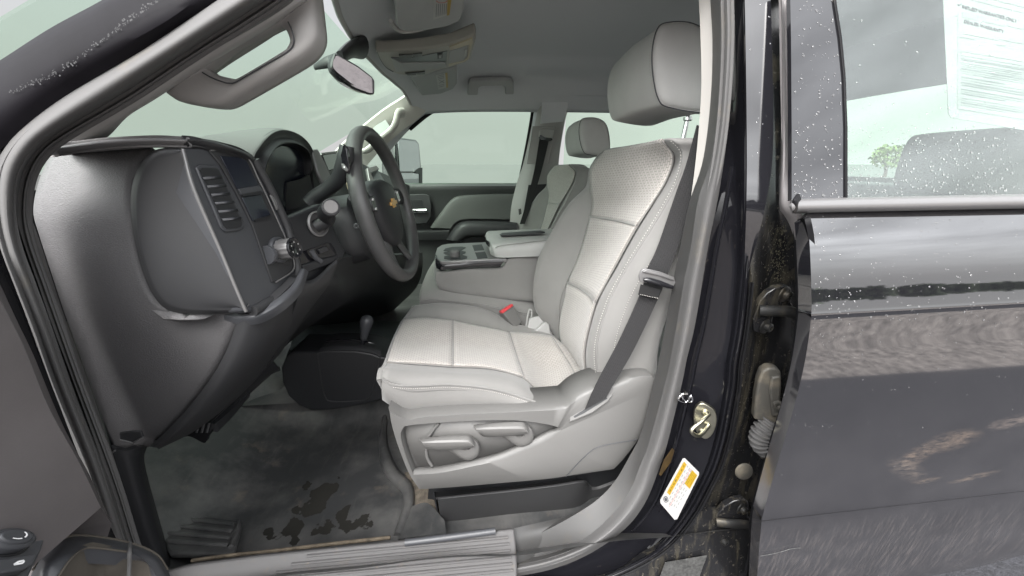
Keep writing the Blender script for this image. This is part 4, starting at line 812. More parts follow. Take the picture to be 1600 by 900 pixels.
plate('drawer_end', [(678, 768, .66), (690, 825, .655), (694, 826, .70), (684, 770, .72)], 'dash_black', dr, th=.003, bevel=0)
# ---- driver belt
Lf = [(1089, 195, .64), (1073, 255, .635), (1057, 300, .63), (1027, 387, .622), (1013, 417, .617), (1000, 460, .612), (967, 533, .606), (933, 597, .598), (914, 640, .594)]
Rt = [(1112, 205, .635), (1101, 260, .63), (1088, 305, .625), (1060, 385, .615), (1047, 419, .612), (1030, 463, .607), (990, 547, .602), (958, 602, .594), (947, 622, .591)]
sb = skin('seat_belt', [Lf, Rt], 'belt_webbing', T, n=60, m=3, th=.0015); tag(sb, 'dark grey driver seat belt with its metal tongue')
TP = PL((1000, 425, .600), (1052, 440, .594), (1010, 470, .6))
tg = plate('belt_tongue', [(999, 440), (997, 431), (1002, 421), (1008, 419), (1030, 424), (1053, 433), (1055, 441), (1049, 451), (1040, 450), (1020, 443), (1006, 441)], 'satin_trim', sb, th=.004, bevel=.0012, pl=TP, lift=.003)
tube('tongue_bar', [TP.at(u, v, .007) for u, v in [(1004, 435), (1012, 436), (1030, 441), (1049, 447)]], [.003, .005, .005, .003], 'gloss_black', tg, n=10)
plate('tongue_rim', [(1002, 423), (1008, 420.5), (1031, 426), (1052, 434.5), (1050, 437), (1030, 430), (1008, 425)], 'satin_trim', tg, th=.003, bevel=.001, pl=TP, lift=.006)
bl = plate('belt_loop', [(1001, 444), (1032, 452), (1027, 466), (997, 460)], 'belt_webbing', sb, th=.002, bevel=0, pl=TP, lift=.002)
stitches([TP.at(998, 459, .0025), TP.at(1027, 465, .0025)], bl, W3(0, 0, 0), .003, .0008)
# buckle
bu = plate('belt_buckle', [(784, 488), (802, 476.5), (817, 503), (805, 512)], 'plastic_grey', T, th=.022, bevel=.003, pl=PL((784, 488, 1.10), (802, 476, 1.13), (805, 512, 1.10)), seg=3); tag(bu, 'grey seat belt buckle with a red release button')
plate('release_button', [(782, 486), (800, 474.5), (802, 478), (785, 490)], 'buckle_red', bu, th=.014, bevel=.002, pl=PL((784, 488, 1.10), (802, 476, 1.13), (805, 512, 1.10)), lift=.003)
plate('buckle_webbing', [(804, 511), (813, 505), (830, 522), (818, 524)], 'belt_webbing', bu, th=.004, bevel=0, pl=PL((784, 488, 1.11), (802, 476, 1.14), (805, 512, 1.11)))
# ---- folding centre console and the middle cushion
mc = skin('middle_cushion', [[(657, 478, 1.16), (655, 470, 1.16), (657, 452, 1.2), (668, 424, 1.32), (680, 404, 1.45)], [(664, 474, 1.16), (662, 464, 1.16), (664, 447, 1.2), (675, 422, 1.32), (690, 402, 1.45)], [(700, 469, 1.16), (700, 463, 1.17), (700, 450, 1.2), (710, 430, 1.32), (720, 405, 1.45)], [(790, 482, 1.16), (790, 478, 1.17), (790, 462, 1.2), (780, 440, 1.32), (780, 415, 1.45)], [(870, 505, 1.16), (870, 500, 1.17), (860, 478, 1.2), (860, 450, 1.32), (860, 420, 1.45)]], 'fabric_plain', T, n=30, m=4, th=.02); tag(mc, 'middle front cushion under the folded console')
skin('cushion_side', [[(656, 471, 1.159), (700, 469, 1.159), (760, 476, 1.159), (800, 486, 1.159), (880, 508, 1.159)], [(655, 500, 1.15), (700, 505, 1.15), (760, 515, 1.15), (800, 525, 1.15), (880, 540, 1.15)]], 'fabric_plain', mc, n=30, m=3, th=.01)
seam([Q(u, v, 1.157) for u, v in [(657, 476), (664, 469), (690, 469), (745, 476), (790, 485), (850, 500)]], mc, .0014)
for pts in ([(822, 510), (826, 487), (829, 484), (831, 488), (828, 512)],): tube('buckle_guide', [Q(u, v, 1.13) for u, v in pts], .003, 'vinyl_grey', mc, n=8)
plate('buckle_housing', [(820, 524), (828, 497), (846, 493), (858, 505), (865, 526)], 'vinyl_grey', mc, th=.02, bevel=.005, pl=PL((820, 524, 1.10), (846, 493, 1.12), (865, 526, 1.10)), seg=3)
plate('recliner_cover', [(828, 524), (852, 503), (858, 506), (862, 526), (850, 530)], 'vinyl_grey', mc, th=.02, bevel=.004, pl=PL((828, 524, 1.08), (852, 503, 1.09), (862, 526, 1.08)), seg=3)
YC = 1.18
bin_ = skin('center_console', [[(682, 424, 1.19), (700, 424, YC + .004), (731, 420, YC + .004), (783, 418, YC + .004), (795, 404, YC + .004), (846, 400, YC + .004), (870, 398, YC + .004)], [(681, 430, 1.185), (700, 428, YC), (731, 425, YC), (783, 423, YC), (795, 410, YC), (846, 405, YC), (870, 402, YC)], [(682, 442, 1.18), (705, 442, YC), (731, 443, YC), (783, 444, YC), (800, 446, YC), (846, 449, YC), (870, 450, YC)], [(687, 452, 1.185), (705, 456, YC), (731, 460, YC), (783, 466, YC), (800, 467, YC), (846, 470, YC), (870, 471, YC)], [(690, 455, 1.20), (705, 459, 1.20), (731, 463, 1.20), (783, 468, 1.20), (800, 469, 1.20), (846, 472, 1.20), (870, 473, 1.20)]], 'fabric_plain', T, n=50, m=4, th=.02, ang=60); tag(bin_, 'grey folding console with cup holders between the front seats')
skin('console_front', [[(682, 424, 1.19), (681, 430, 1.185), (682, 442, 1.18), (687, 452, 1.185)], [(680, 408, 1.30), (678, 418, 1.30), (677, 428, 1.30), (680, 440, 1.30)], [(682, 392, 1.46), (680, 400, 1.46), (679, 410, 1.46), (682, 420, 1.46)]], 'fabric_plain', bin_, n=20, m=3, th=.01)
tr_ = skin('cup_tray', [[(679.5, 397, 1.22), (680, 410, 1.19), (682, 419, 1.182)], [(685, 408, 1.185), (688, 415, 1.176), (692, 421.5, 1.174)], [(731, 409, 1.174), (731, 414, 1.172), (731, 418, 1.172)], [(787, 405, 1.174), (786, 410, 1.172), (781, 417, 1.172)]], 'gloss_black', bin_, n=14, m=8, th=.006)
TPz = Q(685, 408, 1.185).z
TPL = PL((685, 408, 1.185), (787, 405, 1.175), (696, 382, 1.44))
plate('tray_top', [(680, 398), (683, 388), (690, 383.5), (700, 381.5), (759, 379), (768, 392), (792, 405), (760, 406), (700, 409), (688, 409), (682, 405)], 'satin_trim', tr_, th=.012, bevel=.003, pl=TPL, lift=.002, seg=3)
for (u, v) in ((707, 390), (705, 397), (708, 405)): pass
plate('cup_well', [(693, 393), (696, 389.5), (707, 387), (722, 386.5), (728, 388), (723, 391), (720, 393), (728, 394.5), (727, 397), (721, 399), (730, 402), (730, 404.5), (722, 406.5), (705, 407), (694, 405.5), (694, 402), (703, 399.5), (696, 398.5), (693, 396.5), (695, 395), (703, 393.8)], 'dash_black', tr_, th=.003, bevel=0, pl=TPL, lift=.0032)
mb = MB(); c = TPL.at(711, 402, .001); mb.lathe(c, W3(0, 0, 1), [(.016, 0), (.016, .018), (.012, .022), (0, .023)], 20); mb.build('cup_divider', 'rubber', tr_)
plate('coin_tray', [(738, 384.5), (753, 383), (762, 404), (746, 405.5)], 'dash_black', tr_, th=.003, bevel=.0005, pl=TPL, lift=.0032)
plate('tray_bar', [(741.5, 394.5), (757, 393), (758, 395), (742.5, 396.5)], 'satin_trim', tr_, th=.003, bevel=.0005, pl=TPL, lift=.005)
lidc = skin('armrest_lid', [[(766, 397, 1.22), (764, 388, 1.23), (760, 374, 1.33), (758, 368, 1.42), (762, 366, 1.45)], [(771, 400, 1.20), (768, 390, 1.205), (762, 372, 1.32), (762, 362, 1.42), (767, 362, 1.46)], [(782, 402.5, 1.18), (777, 388, 1.185), (774, 378, 1.22), (776, 362, 1.40), (780, 360, 1.46)], [(830, 401, 1.165), (830, 384, 1.17), (830, 374, 1.20), (830, 360, 1.40), (830, 358.5, 1.46)], [(875, 399, 1.165), (875, 376, 1.17), (875, 371, 1.20), (875, 358, 1.40), (875, 357, 1.46)]], 'vinyl_grey', bin_, n=40, m=6, th=.012, ang=70)
LPL = PL((776, 374, 1.26), (850, 368, 1.26), (800, 362, 1.40))
plate('lid_slot', [(781, 371.5), (785, 369), (845, 365.5), (852, 367.5), (845, 369.5), (783, 373)], 'dash_black', lidc, th=.004, bevel=.001, pl=LPL, lift=.012)
seam([Q(u, v, 1.17 if u > 778 else 1.19) for u, v in [(772, 398), (774, 388), (780, 384.5), (800, 381.5), (856, 375)]], lidc, .0013)
plate('lid_latch', [(760, 375), (764, 377), (765, 386), (761, 382)], 'gloss_black', lidc, th=.004, bevel=.0005, pl=PL((758, 373, 1.30), (766, 378, 1.24), (764, 390, 1.22)), lift=.004)
# ---------------------------------------------------------------- dashboard
EL = [(78, 240, .56), (60, 285, .555), (52, 330, .555), (62, 370, .555), (84, 438, .555), (103, 495, .555), (141, 600, .555), (176, 704, .555)]
ER = [(236, 229, .575), (214, 253, .575), (204, 295, .575), (206, 350, .575), (217, 408, .575), (235, 458, .575), (260, 486, .575), (300, 491, .575), (372, 490, .575), (362, 528, .575), (338, 578, .575), (300, 630, .575), (262, 671, .575), (233, 698, .575)]
em = [[((a.x + b.x) / 2, 0, 0) for a, b in ()]]
def belly(v): return .040 * max(0, (350 - v) / 120) ** 1.7 + .030 * max(0, (v - 400) / 300) ** 1.5
def pix(e, n): return rs([W3(u, v, Y * 1000) for u, v, Y in e], n)           # resample an outline before giving it depth
pl_, pr_ = pix(EL, 60), pix(ER, 60); G = []
for a, b in zip(pl_, pr_):
    row = []
    for k in range(13):
        p = a.lerp(b, k / 12); row.append(Q(p.x, p.y, .574 + belly(p.y)))
    G.append(row)
mb = MB(); mb.grid(G); da = mb.build('dashboard', 'dash_leather', T, face=True, solid=.02, ang=60); tag(da, 'dark grey dashboard with grained end panel')
# split tones: lower closing panel is smoother; kept in one moulding
skin('knee_roll', [[(372, 490, .577), (362, 528, .577), (338, 578, .577), (300, 630, .577), (262, 671, .577), (234, 698, .577)], [(392, 489, .572), (380, 535, .572), (352, 588, .572), (312, 638, .572), (273, 678, .572), (240, 699, .575)],
    [(430, 468, .60), (418, 530, .60), (388, 580, .60), (345, 632, .60), (296, 672, .60), (246, 700, .585)], [(468, 432, .66), (452, 515, .67), (415, 572, .67), (364, 627, .66), (305, 673, .64), (248, 702, .60)]], 'dash_dark', da, n=40, m=6, th=.012)
skin('roll_top', [[(350, 490, .580), (372, 490, .578), (396, 488, .573), (432, 467, .60), (458, 443, .64), (469, 420, .67)], [(350, 494, .578), (376, 497, .571), (404, 494, .568), (440, 473, .595), (466, 447, .638), (476, 420, .67)], [(350, 500, .580), (374, 507, .5755), (408, 505, .575), (445, 484, .602), (470, 458, .645), (482, 425, .68)]], 'dash_face', da, n=40, m=4, th=.006)
skin('top_pad', [[(76, 243, .556), (160, 236, .570), (236, 231, .574), (284, 232, .574)], [(80, 234, .548), (160, 224, .555), (236, 220, .558), (292, 220, .56)], [(88, 229, .56), (165, 218, .568), (240, 215, .572), (293, 216.5, .58)], [(95, 228, .60), (170, 216.5, .61), (245, 214, .62), (300, 214, .64)]], 'pad_grey', da, n=40, m=5, th=.01)
skin('top_roll', [[(284, 233, .574), (300, 233, .578), (325, 236, .59), (360, 240, .62), (380, 247, .645), (393, 258, .67), (410, 290, .69)], [(290, 220, .56), (310, 220, .57), (340, 226, .59), (372, 236, .62), (392, 247, .65), (401, 262, .67), (421, 298, .695)], [(294, 216, .58), (315, 216.5, .59), (345, 222, .61), (376, 233, .64), (397, 246, .665), (408, 262, .68), (428, 298, .705)]], 'dash_dark', da, n=40, m=5, th=.01)
# side cover (bulged)
CL = [(283, 232, .564), (258, 231, .564), (236, 238, .564), (216, 262, .564), (205, 300, .564), (206, 350, .564), (217, 405, .564), (235, 454, .564), (258, 482, .564), (290, 490, .564), (340, 490, .564), (372, 489.5, .564), (384, 488, .562)]
CI = [(282, 236, .556), (262, 238, .554), (246, 246, .554), (230, 268, .554), (221, 302, .554), (222, 350, .554), (232, 402, .554), (248, 446, .554), (268, 470, .555), (296, 479, .556), (340, 481, .556), (368, 481, .556), (381, 484, .556)]
CR_ = [(284, 236, .5535), (285, 240, .5525), (286, 245, .552), (290, 262, .552), (297, 285, .552), (310, 318, .552), (330, 364, .552), (345, 398, .552), (358, 428, .552), (368, 452, .552), (374, 466, .552), (380, 479, .553), (383, 485, .5535)]
sc = skin('side_cover', [CL, [((a[0] + b[0]) / 2 - 2, (a[1] + b[1]) / 2, .5575) for a, b in zip(CL, CI)], CI, [((a[0] + b[0]) / 2, (a[1] + b[1]) / 2, .5525) for a, b in zip(CI, CR_)], CR_], 'dash_dark', da, n=60, m=5, th=.01)
FP = PL((284, 232, .553), (384, 487, .553), (455, 390, .685))
fc = plate('driver_panel', [(284, 232), (287, 240), (303, 297), (345, 394), (368, 450), (383.5, 486), (394, 488), (405, 482), (442, 462), (461, 443), (467, 420), (458, 391), (449, 357), (421, 298), (401, 262), (392, 248), (380, 240), (345, 232), (310, 230)], 'dash_face', da, th=.03, bevel=.004, pl=FP, seg=3)
tube('panel_edge', [FP.at(u, v, .0005) for u, v in [(285, 233), (288, 245), (303, 297), (345, 394), (368, 450), (384, 487)]], .0022, 'satin_trim', da, n=8, m=6)
tube('panel_roll', [FP.at(u, v, .001) for u, v in [(396, 250), (404, 265), (424, 303), (446, 352), (454, 380), (463, 415), (460, 440), (442, 458), (408, 479), (394, 486)]], .0075, 'dash_dark', da, n=12, m=6)
sw = plate('switch_bezel', [(324, 236), (345, 234), (372, 239), (387, 253), (400, 282), (411, 304), (430, 345), (442, 372), (454, 405), (456, 418), (453, 425), (428, 441), (423, 441), (408, 398), (392, 352), (368, 304), (342, 258)], 'dash_dark', da, th=.004, bevel=.001, pl=FP, lift=.003)
plate('storage_pocket', [(340, 244), (372, 247), (381, 252), (400, 290), (367, 296)], 'screen_dark', sw, th=.002, bevel=.0005, pl=FP, lift=.0045)
plate('pocket_floor', [(367, 296), (400, 290), (407, 300), (404, 304), (373, 306)], 'dash_face', sw, th=.004, bevel=.001, pl=FP, lift=.006)
plate('pocket_slot', [(372, 304), (402, 299), (405, 302), (402, 304.5), (374, 308)], 'dash_black', sw, th=.002, bevel=0, pl=FP, lift=.0066)
plate('blank_panel', [(374, 309), (404, 304.5), (419, 336), (391, 346)], 'screen_dark', sw, th=.002, bevel=.0006, pl=FP, lift=.0045)
plate('panel_slot', [(392, 344), (418, 337), (421, 339), (418, 341), (395, 347)], 'dash_black', sw, th=.002, bevel=0, pl=FP, lift=.005)
tube('bezel_edge', [FP.at(u, v, .0045) for u, v in [(324, 236), (345, 234.5), (372, 239), (387, 253), (400, 281), (411, 303), (430, 345), (443, 374), (455, 407), (453, 424), (427, 441.5)]], .0012, 'satin_trim', sw, n=8, m=6)
plate('trim_glint', [(417, 305), (421, 306), (427, 316), (430, 327), (428, 329), (424, 320)], 'satin_trim', sw, th=.003, bevel=.0008, pl=FP, lift=.006)
vb = plate('air_vent', [(303, 262), (309, 257), (333, 258), (341, 264), (350, 285), (366, 318), (379, 350), (378, 357), (370, 361), (350, 363), (343, 357), (332, 330), (316, 293)], 'dash_face', T, th=.004, bevel=.0015, pl=FP, lift=.003); tag(vb, 'slatted air vent at the driver end of the dashboard')
plate('vent_throat', [(308, 266), (312, 263), (333, 263.5), (338, 267), (347, 288), (362, 320), (374.5, 349), (373, 355), (366, 357), (351, 358), (346, 353), (335, 326), (319, 290)], 'dash_black', vb, th=.002, bevel=0, pl=FP, lift=.0042)
mb = MB()
for (a, b) in [((313.5, 282), (343, 279.5)), ((320, 295), (349.5, 292.5)), ((326.5, 308), (355.5, 305)), ((332.5, 321), (362, 318)), ((338, 334), (368, 331)), ((344, 346.5), (373.5, 343.5))]:
    p, q = FP.at(*a, .0045), FP.at(*b, .0045); d = (p - FP.at(a[0] - 2, a[1] - 5, .0045)).normalized()
    up = FP.n * .004; mb.v += [p, q, q + up * .2 - d * .0012, p + up * .2 - d * .0012, p - d * .004, q - d * .004]; b0 = len(mb.v) - 6
    mb.f += [(b0, b0 + 1, b0 + 2, b0 + 3), (b0, b0 + 4, b0 + 5, b0 + 1)]
mb.build('vent_slats', 'dash_face', vb, fix=False, solid=.0008)
mb = MB(); mb.box(FP.at(334, 316, .004), .004, .004, .1); 
hk = MB(); o = FP.at(432, 391, .003); hk.lathe(o, FP.n, [(.0215, 0), (.0215, .003), (.019, .005)], 32)
hs = hk.build('headlight_switch', 'dash_face', T); tag(hs, 'round ribbed headlight switch on the dashboard')
hk = MB(); hk.lathe(o, FP.n, [(.0165, .004), (.0165, .026), (.0155, .028)], 48, rib=-.07, ribn=12); hk.build('knob', 'satin_trim', hs)
hk = MB(); hk.lathe(o, FP.n, [(.0168, .0275), (.0172, .030), (.0155, .031), (.014, .030), (0, .030)], 32); hk.build('knob_cap', 'gloss_black', hs)
hk = MB(); c = o + FP.n * .0313; e1 = Vector((0, 0, 1)); e1 = (e1 - FP.n * e1.dot(FP.n)).normalized(); e2 = FP.n.cross(e1)
for q in range(6):
    a = q * 1.05; p = c + e1 * .0095 * math.cos(a) + e2 * .010 * math.sin(a); hk.ngon([p + e1 * .0012 + e2 * .0012, p - e1 * .0012 + e2 * .0012, p - e1 * .0012 - e2 * .0012, p + e1 * .0012 - e2 * .0012])
hk.build('switch_marks', 'label_white', hs, fix=False)
dm = MB(); o = FP.at(414.5, 399, .004); ax = (FP.at(404, 401) - FP.at(424, 397)).normalized(); dm.lathe(o - ax * .004, ax, [(.014, 0), (.0148, .002), (.0148, .006), (.014, .008)], 40, rib=.05, ribn=20); tag(dm.build('dimmer_wheel', 'dash_face', T), 'small ribbed dimmer wheel beside the headlight switch')
# fuse panel tab and kick panel
plate('panel_tab', [(187, 676), (205, 673), (221, 673), (225, 682), (207, 692), (189, 687)], 'dash_dark', da, th=.004, bevel=.001, pl=PL((187, 676, .572), (224, 673, .576), (207, 692, .573)), lift=.002)
tube('tab_lip', [Q(u, v, .570) for u, v in [(188, 687), (207, 692), (224, 683)]], .0012, 'satin_trim', da, n=6, m=1)
skin('kick_panel', [[(174, 701, .552), (200, 780, .552), (218, 845, .552), (245, 905, .552)], [(200, 704, .562), (222, 780, .562), (240, 840, .562), (268, 905, .562)], [(222, 698, .58), (221, 720, .585), (238, 790, .585), (262, 870, .58), (280, 905, .57)], [(230, 698, .62), (226, 722, .64), (243, 790, .64), (268, 872, .62), (290, 905, .6)]], 'dash_black', T, n=40, m=4, th=.01)
tube('panel_gleam', [Q(u, v, .55) for u, v in [(162, 713), (170, 710), (180, 704)]], .0014, 'satin_trim', da, n=6, m=4)
# dash lower body, under the column
skin('lower_dash', [[(462, 425, .68), (500, 415, .74), (525, 405, .80), (560, 400, .90), (600, 400, 1.1), (660, 395, 1.6)], [(466, 450, .67), (495, 440, .73), (521, 424, .79), (545, 430, .90), (590, 430, 1.1), (660, 420, 1.6)], [(455, 500, .68), (480, 480, .74), (515, 455, .80), (535, 470, .92), (575, 460, 1.15), (650, 450, 1.65)], [(418, 570, .68), (435, 555, .75), (445, 530, .85), (470, 520, .98), (520, 490, 1.2), (620, 480, 1.7)], [(330, 660, .66), (352, 640, .75), (380, 600, .85), (425, 560, 1.02), (480, 520, 1.3), (600, 500, 1.8)]], 'dash_black', da, n=60, m=6, th=.02)
skin('knee_bolster', [[(466, 437, .66), (490, 436, .70), (522, 409, .755), (526, 404, .765)], [(468, 446, .655), (492, 443, .69), (518, 420, .742), (527, 412, .76)], [(464, 470, .655), (488, 462, .70), (515, 441, .745), (523, 425, .77)], [(448, 512, .67), (470, 500, .72), (495, 470, .77), (512, 446, .79)], [(420, 568, .68), (440, 550, .74), (460, 512, .80), (490, 475, .83)]], 'dash_dark', da, n=30, m=6, th=.01)
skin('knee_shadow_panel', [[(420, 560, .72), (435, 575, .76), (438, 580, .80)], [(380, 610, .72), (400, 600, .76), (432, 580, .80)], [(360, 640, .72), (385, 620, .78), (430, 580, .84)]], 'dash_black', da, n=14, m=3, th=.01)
# steering column trim
CPn = PL((444, 345, .70), (520, 330, .80), (470, 425, .70))
ct = plate('column_panel', [(441, 345), (448, 340), (472, 330), (498, 319), (507, 318), (514, 326), (519, 345), (530, 376), (541, 394), (536, 404), (524, 411), (500, 423), (470, 434), (463, 425), (456, 392)], 'dash_black', da, th=.02, bevel=.004, pl=CPn, seg=3)
plate('release_recess', [(462, 397), (480, 390), (510, 379), (517, 380), (523, 390), (527, 401), (522, 409), (500, 417), (470, 428), (466, 418)], 'gloss_black', ct, th=.002, bevel=.001, pl=CPn, lift=.0015)
plate('recess_shelf', [(467, 415), (497, 405), (524, 399), (525, 404), (521, 409), (500, 417), (471, 428)], 'dash_black', ct, th=.008, bevel=.002, pl=CPn, lift=.008)
tube('brake_release', [CPn.at(u, v, .010) for u, v in [(480, 392), (484, 398), (488, 404), (496, 409)]], .0045, 'dash_face', ct, n=10, m=5, flat=.6)
plate('rocker_switch', [(494, 390), (506, 385), (511, 391), (498, 397)], 'dash_dark', ct, th=.004, bevel=.001, pl=CPn, lift=.006)
ig = MB(); o = CPn.at(495, 350, .001); ig.lathe(o, CPn.n, [(.0205, 0), (.0235, .001), (.024, .004), (.0215, .006), (.019, .003), (.018, -.001), (0, -.001)], 36); ring = ig.build('stalk_bezel', 'satin_trim', ct)
tr = tube('tilt_lever', [CPn.at(493, 354, .0), CPn.at(500, 344, .02), Q(508, 334, .735), Q(516, 325, .705)], [.0125, .0125, .0135, .0145], 'dash_black', T, n=20, m=5); tag(tr, 'stubby black column stalk with a round grey end')
a = Q(512, 329, .72); b = Q(516.5, 324, .700); ax = (b - a).normalized(); ax = Vector((.35, -.85, .28)).normalized()
ig = MB(); o = Q(517, 323.5, .703); ig.lathe(o - ax * .006, ax, [(.0145, 0), (.0150, .004), (.0145, .0075), (.0125, .0085), (.0120, .0075), (0, .0075)], 30); ig.build('stalk_cap', 'dash_dark', tr)
ig = MB(); ig.lathe(o + ax * .0016, ax, [(.0115, 0), (.0112, .0012), (0, .0016)], 30); ig.build('stalk_button', 'trim_dull', tr)
# column shroud
def ringY(c, n_, rx, rz, k=16):
    n_ = n_.normalized(); a = Vector((0, 1, 0)); a = (a - n_ * a.dot(n_)).normalized(); b = n_.cross(a)
    out = []
    for j in range(k):
        q = 2 * math.pi * j / k; cx, cz = math.cos(q), math.sin(q); s = (abs(cx) ** 3 + abs(cz) ** 3) ** (-1 / 3); out.append(c + a * (cx * rx * s) + b * (cz * rz * s))
    return out
WC = W3(-.20, .97, 1.35); WT, WYAW, WR = rad(12), rad(4), .17
WN = W3(math.cos(WT) * math.cos(WYAW), -math.sin(WYAW), math.sin(WT)).normalized(); WL = W3(math.sin(WYAW), math.cos(WYAW), 0); WU = WN.cross(WL).normalized()
if WU.z < 0: WU = -WU
axc = W3(1, -.07, .24).normalized()
mb = MB(); G = []
for d, rx, rz in ((-.24, .075, .072), (-.16, .08, .078), (-.10, .08, .08), (-.05, .078, .076), (-.035, .06, .055)):
    G.append(ringY(WC + axc * d + W3(0, -.035, -.028), axc, rx, rz, 32))
mb.grid(G, closev=True); mb.ngon([p.copy() for p in G[-1]]); cs = mb.build('steering_column', 'dash_black', T, ang=50); tag(cs, 'dark plastic shroud round the steering column')
for (u, v) in ((549, 310), (557, 353)):
    mb = MB(); o = Q(u, v, .835); mb.lathe(o, W3(.2, -1, .1), [(.006, 0), (.005, .002), (.003, .002), (.002, 0), (0, 0)], 12); mb.build('screw_hole', 'dash_face', cs)
# column shifter
gs = tube('gear_selector', [Q(484, 318, .86), Q(493, 308, .86), Q(512, 295, .85), Q(528, 281, .835), Q(536, 263, .825), Q(540, 245, .82), Q(542, 228, .82)], [.017, .016, .015, .0165, .018, .0175, .015], 'dash_black', T, n=18, m=6, flat=.8); tag(gs, 'black column gear selector with a button end')
plate('selector_pad', [(536, 224), (543, 231), (548, 262), (545, 273), (536, 260), (533, 243)], 'gloss_black', gs, th=.01, bevel=.002, pl=PL((536, 224, .803), (548, 262, .800), (533, 243, .803)), lift=.004)
plate('selector_switch', [(535, 256), (539, 256), (546, 265), (544, 269), (536, 263)], 'satin_trim', gs, th=.004, bevel=.001, pl=PL((536, 224, .803), (548, 262, .800), (533, 243, .803)), lift=.006)
plate('selector_mark', [(539.5, 259), (541.5, 260), (541, 263), (539, 262)], 'print_white', gs, th=.001, bevel=0, pl=PL((536, 224, .803), (548, 262, .800), (533, 243, .803)), lift=.0068)
# ---- steering wheel
pts = [WC + WL * WR * math.cos(q) + WU * WR * math.sin(q) for q in [2 * math.pi * k / 32 for k in range(32)]]
mb = MB(); mb.tube(pts, .0172, n=18, m=4, closed=True, up=WN, flat=.86); sw_ = mb.build('steering_wheel', 'wheel_rim', T); tag(sw_, 'dark grey steering wheel with a gold emblem')
def wp(x, y, z=0): return WC + WL * x + WU * y + WN * z
hub = [(-.075, .052), (-.035, .068), (0, .070), (.035, .068), (.075, .052), (.084, .01), (.072, -.04), (.045, -.078), (0, -.09), (-.045, -.078), (-.072, -.04), (-.084, .01)]
mb = MB(); G = []
hp = ccrs([Vector((x, y, 0)) for x, y in hub], 4)
for s, z in ((1.0, -.05), (1.03, -.02), (1.0, -.004), (.9, .006), (.6, .013), (.25, .015)): G.append([wp(p.x * s, p.y * s - .005, z) for p in hp])
mb.grid(G, closev=True); mb.ngon([p.copy() for p in G[-1]]); mb.build('airbag_cover', 'dash_black', sw_, ang=60)
for sx in (-1, 1):
    tube('spoke', [wp(sx * .07, .02, -.016), wp(sx * .11, .018, -.012), wp(sx * .162, .012, -.002)], [.03, .022, .022], 'dash_black', sw_, n=14, m=5, flat=.35, up=WU)
    tube('spoke', [wp(sx * .035, -.06, -.02), wp(sx * .05, -.105, -.014), wp(sx * .066, -.15, -.002)], [.024, .016, .014], 'wheel_rim', sw_, n=14, m=5, flat=.5, up=WL)
    plate('spoke_buttons', [wp(sx * .088, .034, .004), wp(sx * .118, .030, .004), wp(sx * .120, .004, .004), wp(sx * .092, -.002, .004)], 'gloss_black', sw_, th=.006, bevel=.002)
    mb = MB()
    for k in range(2): mb.box(wp(sx * .105, .026 - k * .02, .005), .002, .008, .004)
    mb.build('button_mark', 'print_white', sw_)
bow = [(-.021, .0035), (-.0075, .0035), (-.0075, .0085), (.0095, .0085), (.0095, .0035), (.022, .0035), (.0205, -.0035), (.0075, -.0035), (.0075, -.0085), (-.0095, -.0085), (-.0095, -.0035), (-.0225, -.0035)]
plate('emblem', [wp(x * 1.25, y * 1.25 + .006, .0185) for x, y in bow], 'emblem_gold', sw_, th=.004, bevel=.0008)
# ---- instrument hood and screen
RIM = [(396, 250, .73), (399, 240, .735), (407, 228, .76), (418, 215, .80), (431, 206, .85), (445, 203.5, .90), (460, 207, .95), (474, 215, 1.0), (485, 227, 1.04), (491, 242, 1.07), (491, 260, 1.07), (483, 274, 1.06)]
RIN = [(412, 268, .76), (414, 258, .765), (419, 246, .78), (427, 234, .82), (436, 227, .86), (447, 225, .90), (460, 226, .94), (471, 231, .98), (479, 239, 1.02), (482, 250, 1.04), (482, 262, 1.04), (479, 273, 1.04)]
RIMo = [Q(*p) for p in RIM]; RINo = [Q(*p) for p in RIN]
back = [Q(u, v, Y) for u, v, Y in [(300, 222, .70), (305, 217, .72), (320, 212.5, .74), (345, 208.5, .79), (375, 204, .84), (400, 201, .88), (418, 199.7, .92), (440, 201, .97), (455, 206, 1.02), (465, 215, 1.05), (470, 235, 1.07), (470, 265, 1.07)]]
hd = skin('instrument_hood', [back, [a.lerp(b, .5) + W3(0, 0, .001) for a, b in zip(back, RIMo)], [a.lerp(b, .93) + W3(0, 0, .0015) for a, b in zip(back, RIMo)], RIMo], 'dash_top', T, n=50, m=4, th=.01); tag(hd, 'rounded hood over the instrument cluster')
skin('hood_lip', [RIMo, [a.lerp(b, .45) + W3(-.004, 0, -.002) for a, b in zip(RIMo, RINo)], RINo, [p + W3(-.10, .01, .0) for p in RINo]], 'dash_black', hd, n=50, m=5, th=.006)
scp = plate('instrument_screen', [Q(u, v, Y) for u, v, Y in [(400, 262, .84), (416, 240, .86), (440, 228, .92), (466, 232, 1.0), (482, 246, 1.08), (490, 275, 1.12), (495, 320, 1.12), (470, 345, 1.02), (440, 350, .90), (425, 310, .85)]], 'screen_dark', hd, th=.01, bevel=0)
skin('cluster_bezel', [[(449, 285, .95), (447, 310, .94), (446, 338, .93)], [(470, 280, 1.0), (470, 310, .99), (468, 336, .96)], [(484, 272, 1.05), (489, 298, 1.05), (494, 318, 1.04)]], 'dash_dark', hd, n=12, m=4, th=.004)
mb = MB()
for k, (u, v) in enumerate([(430, 310), (432, 315), (434, 321), (436, 326)]): mb.lathe(Q(u, v, .80), W3(1, -.5, .2), [(.0016, 0), (0, .0006)], 8)
mb.build('warning_lights', 'label_silver', hd)
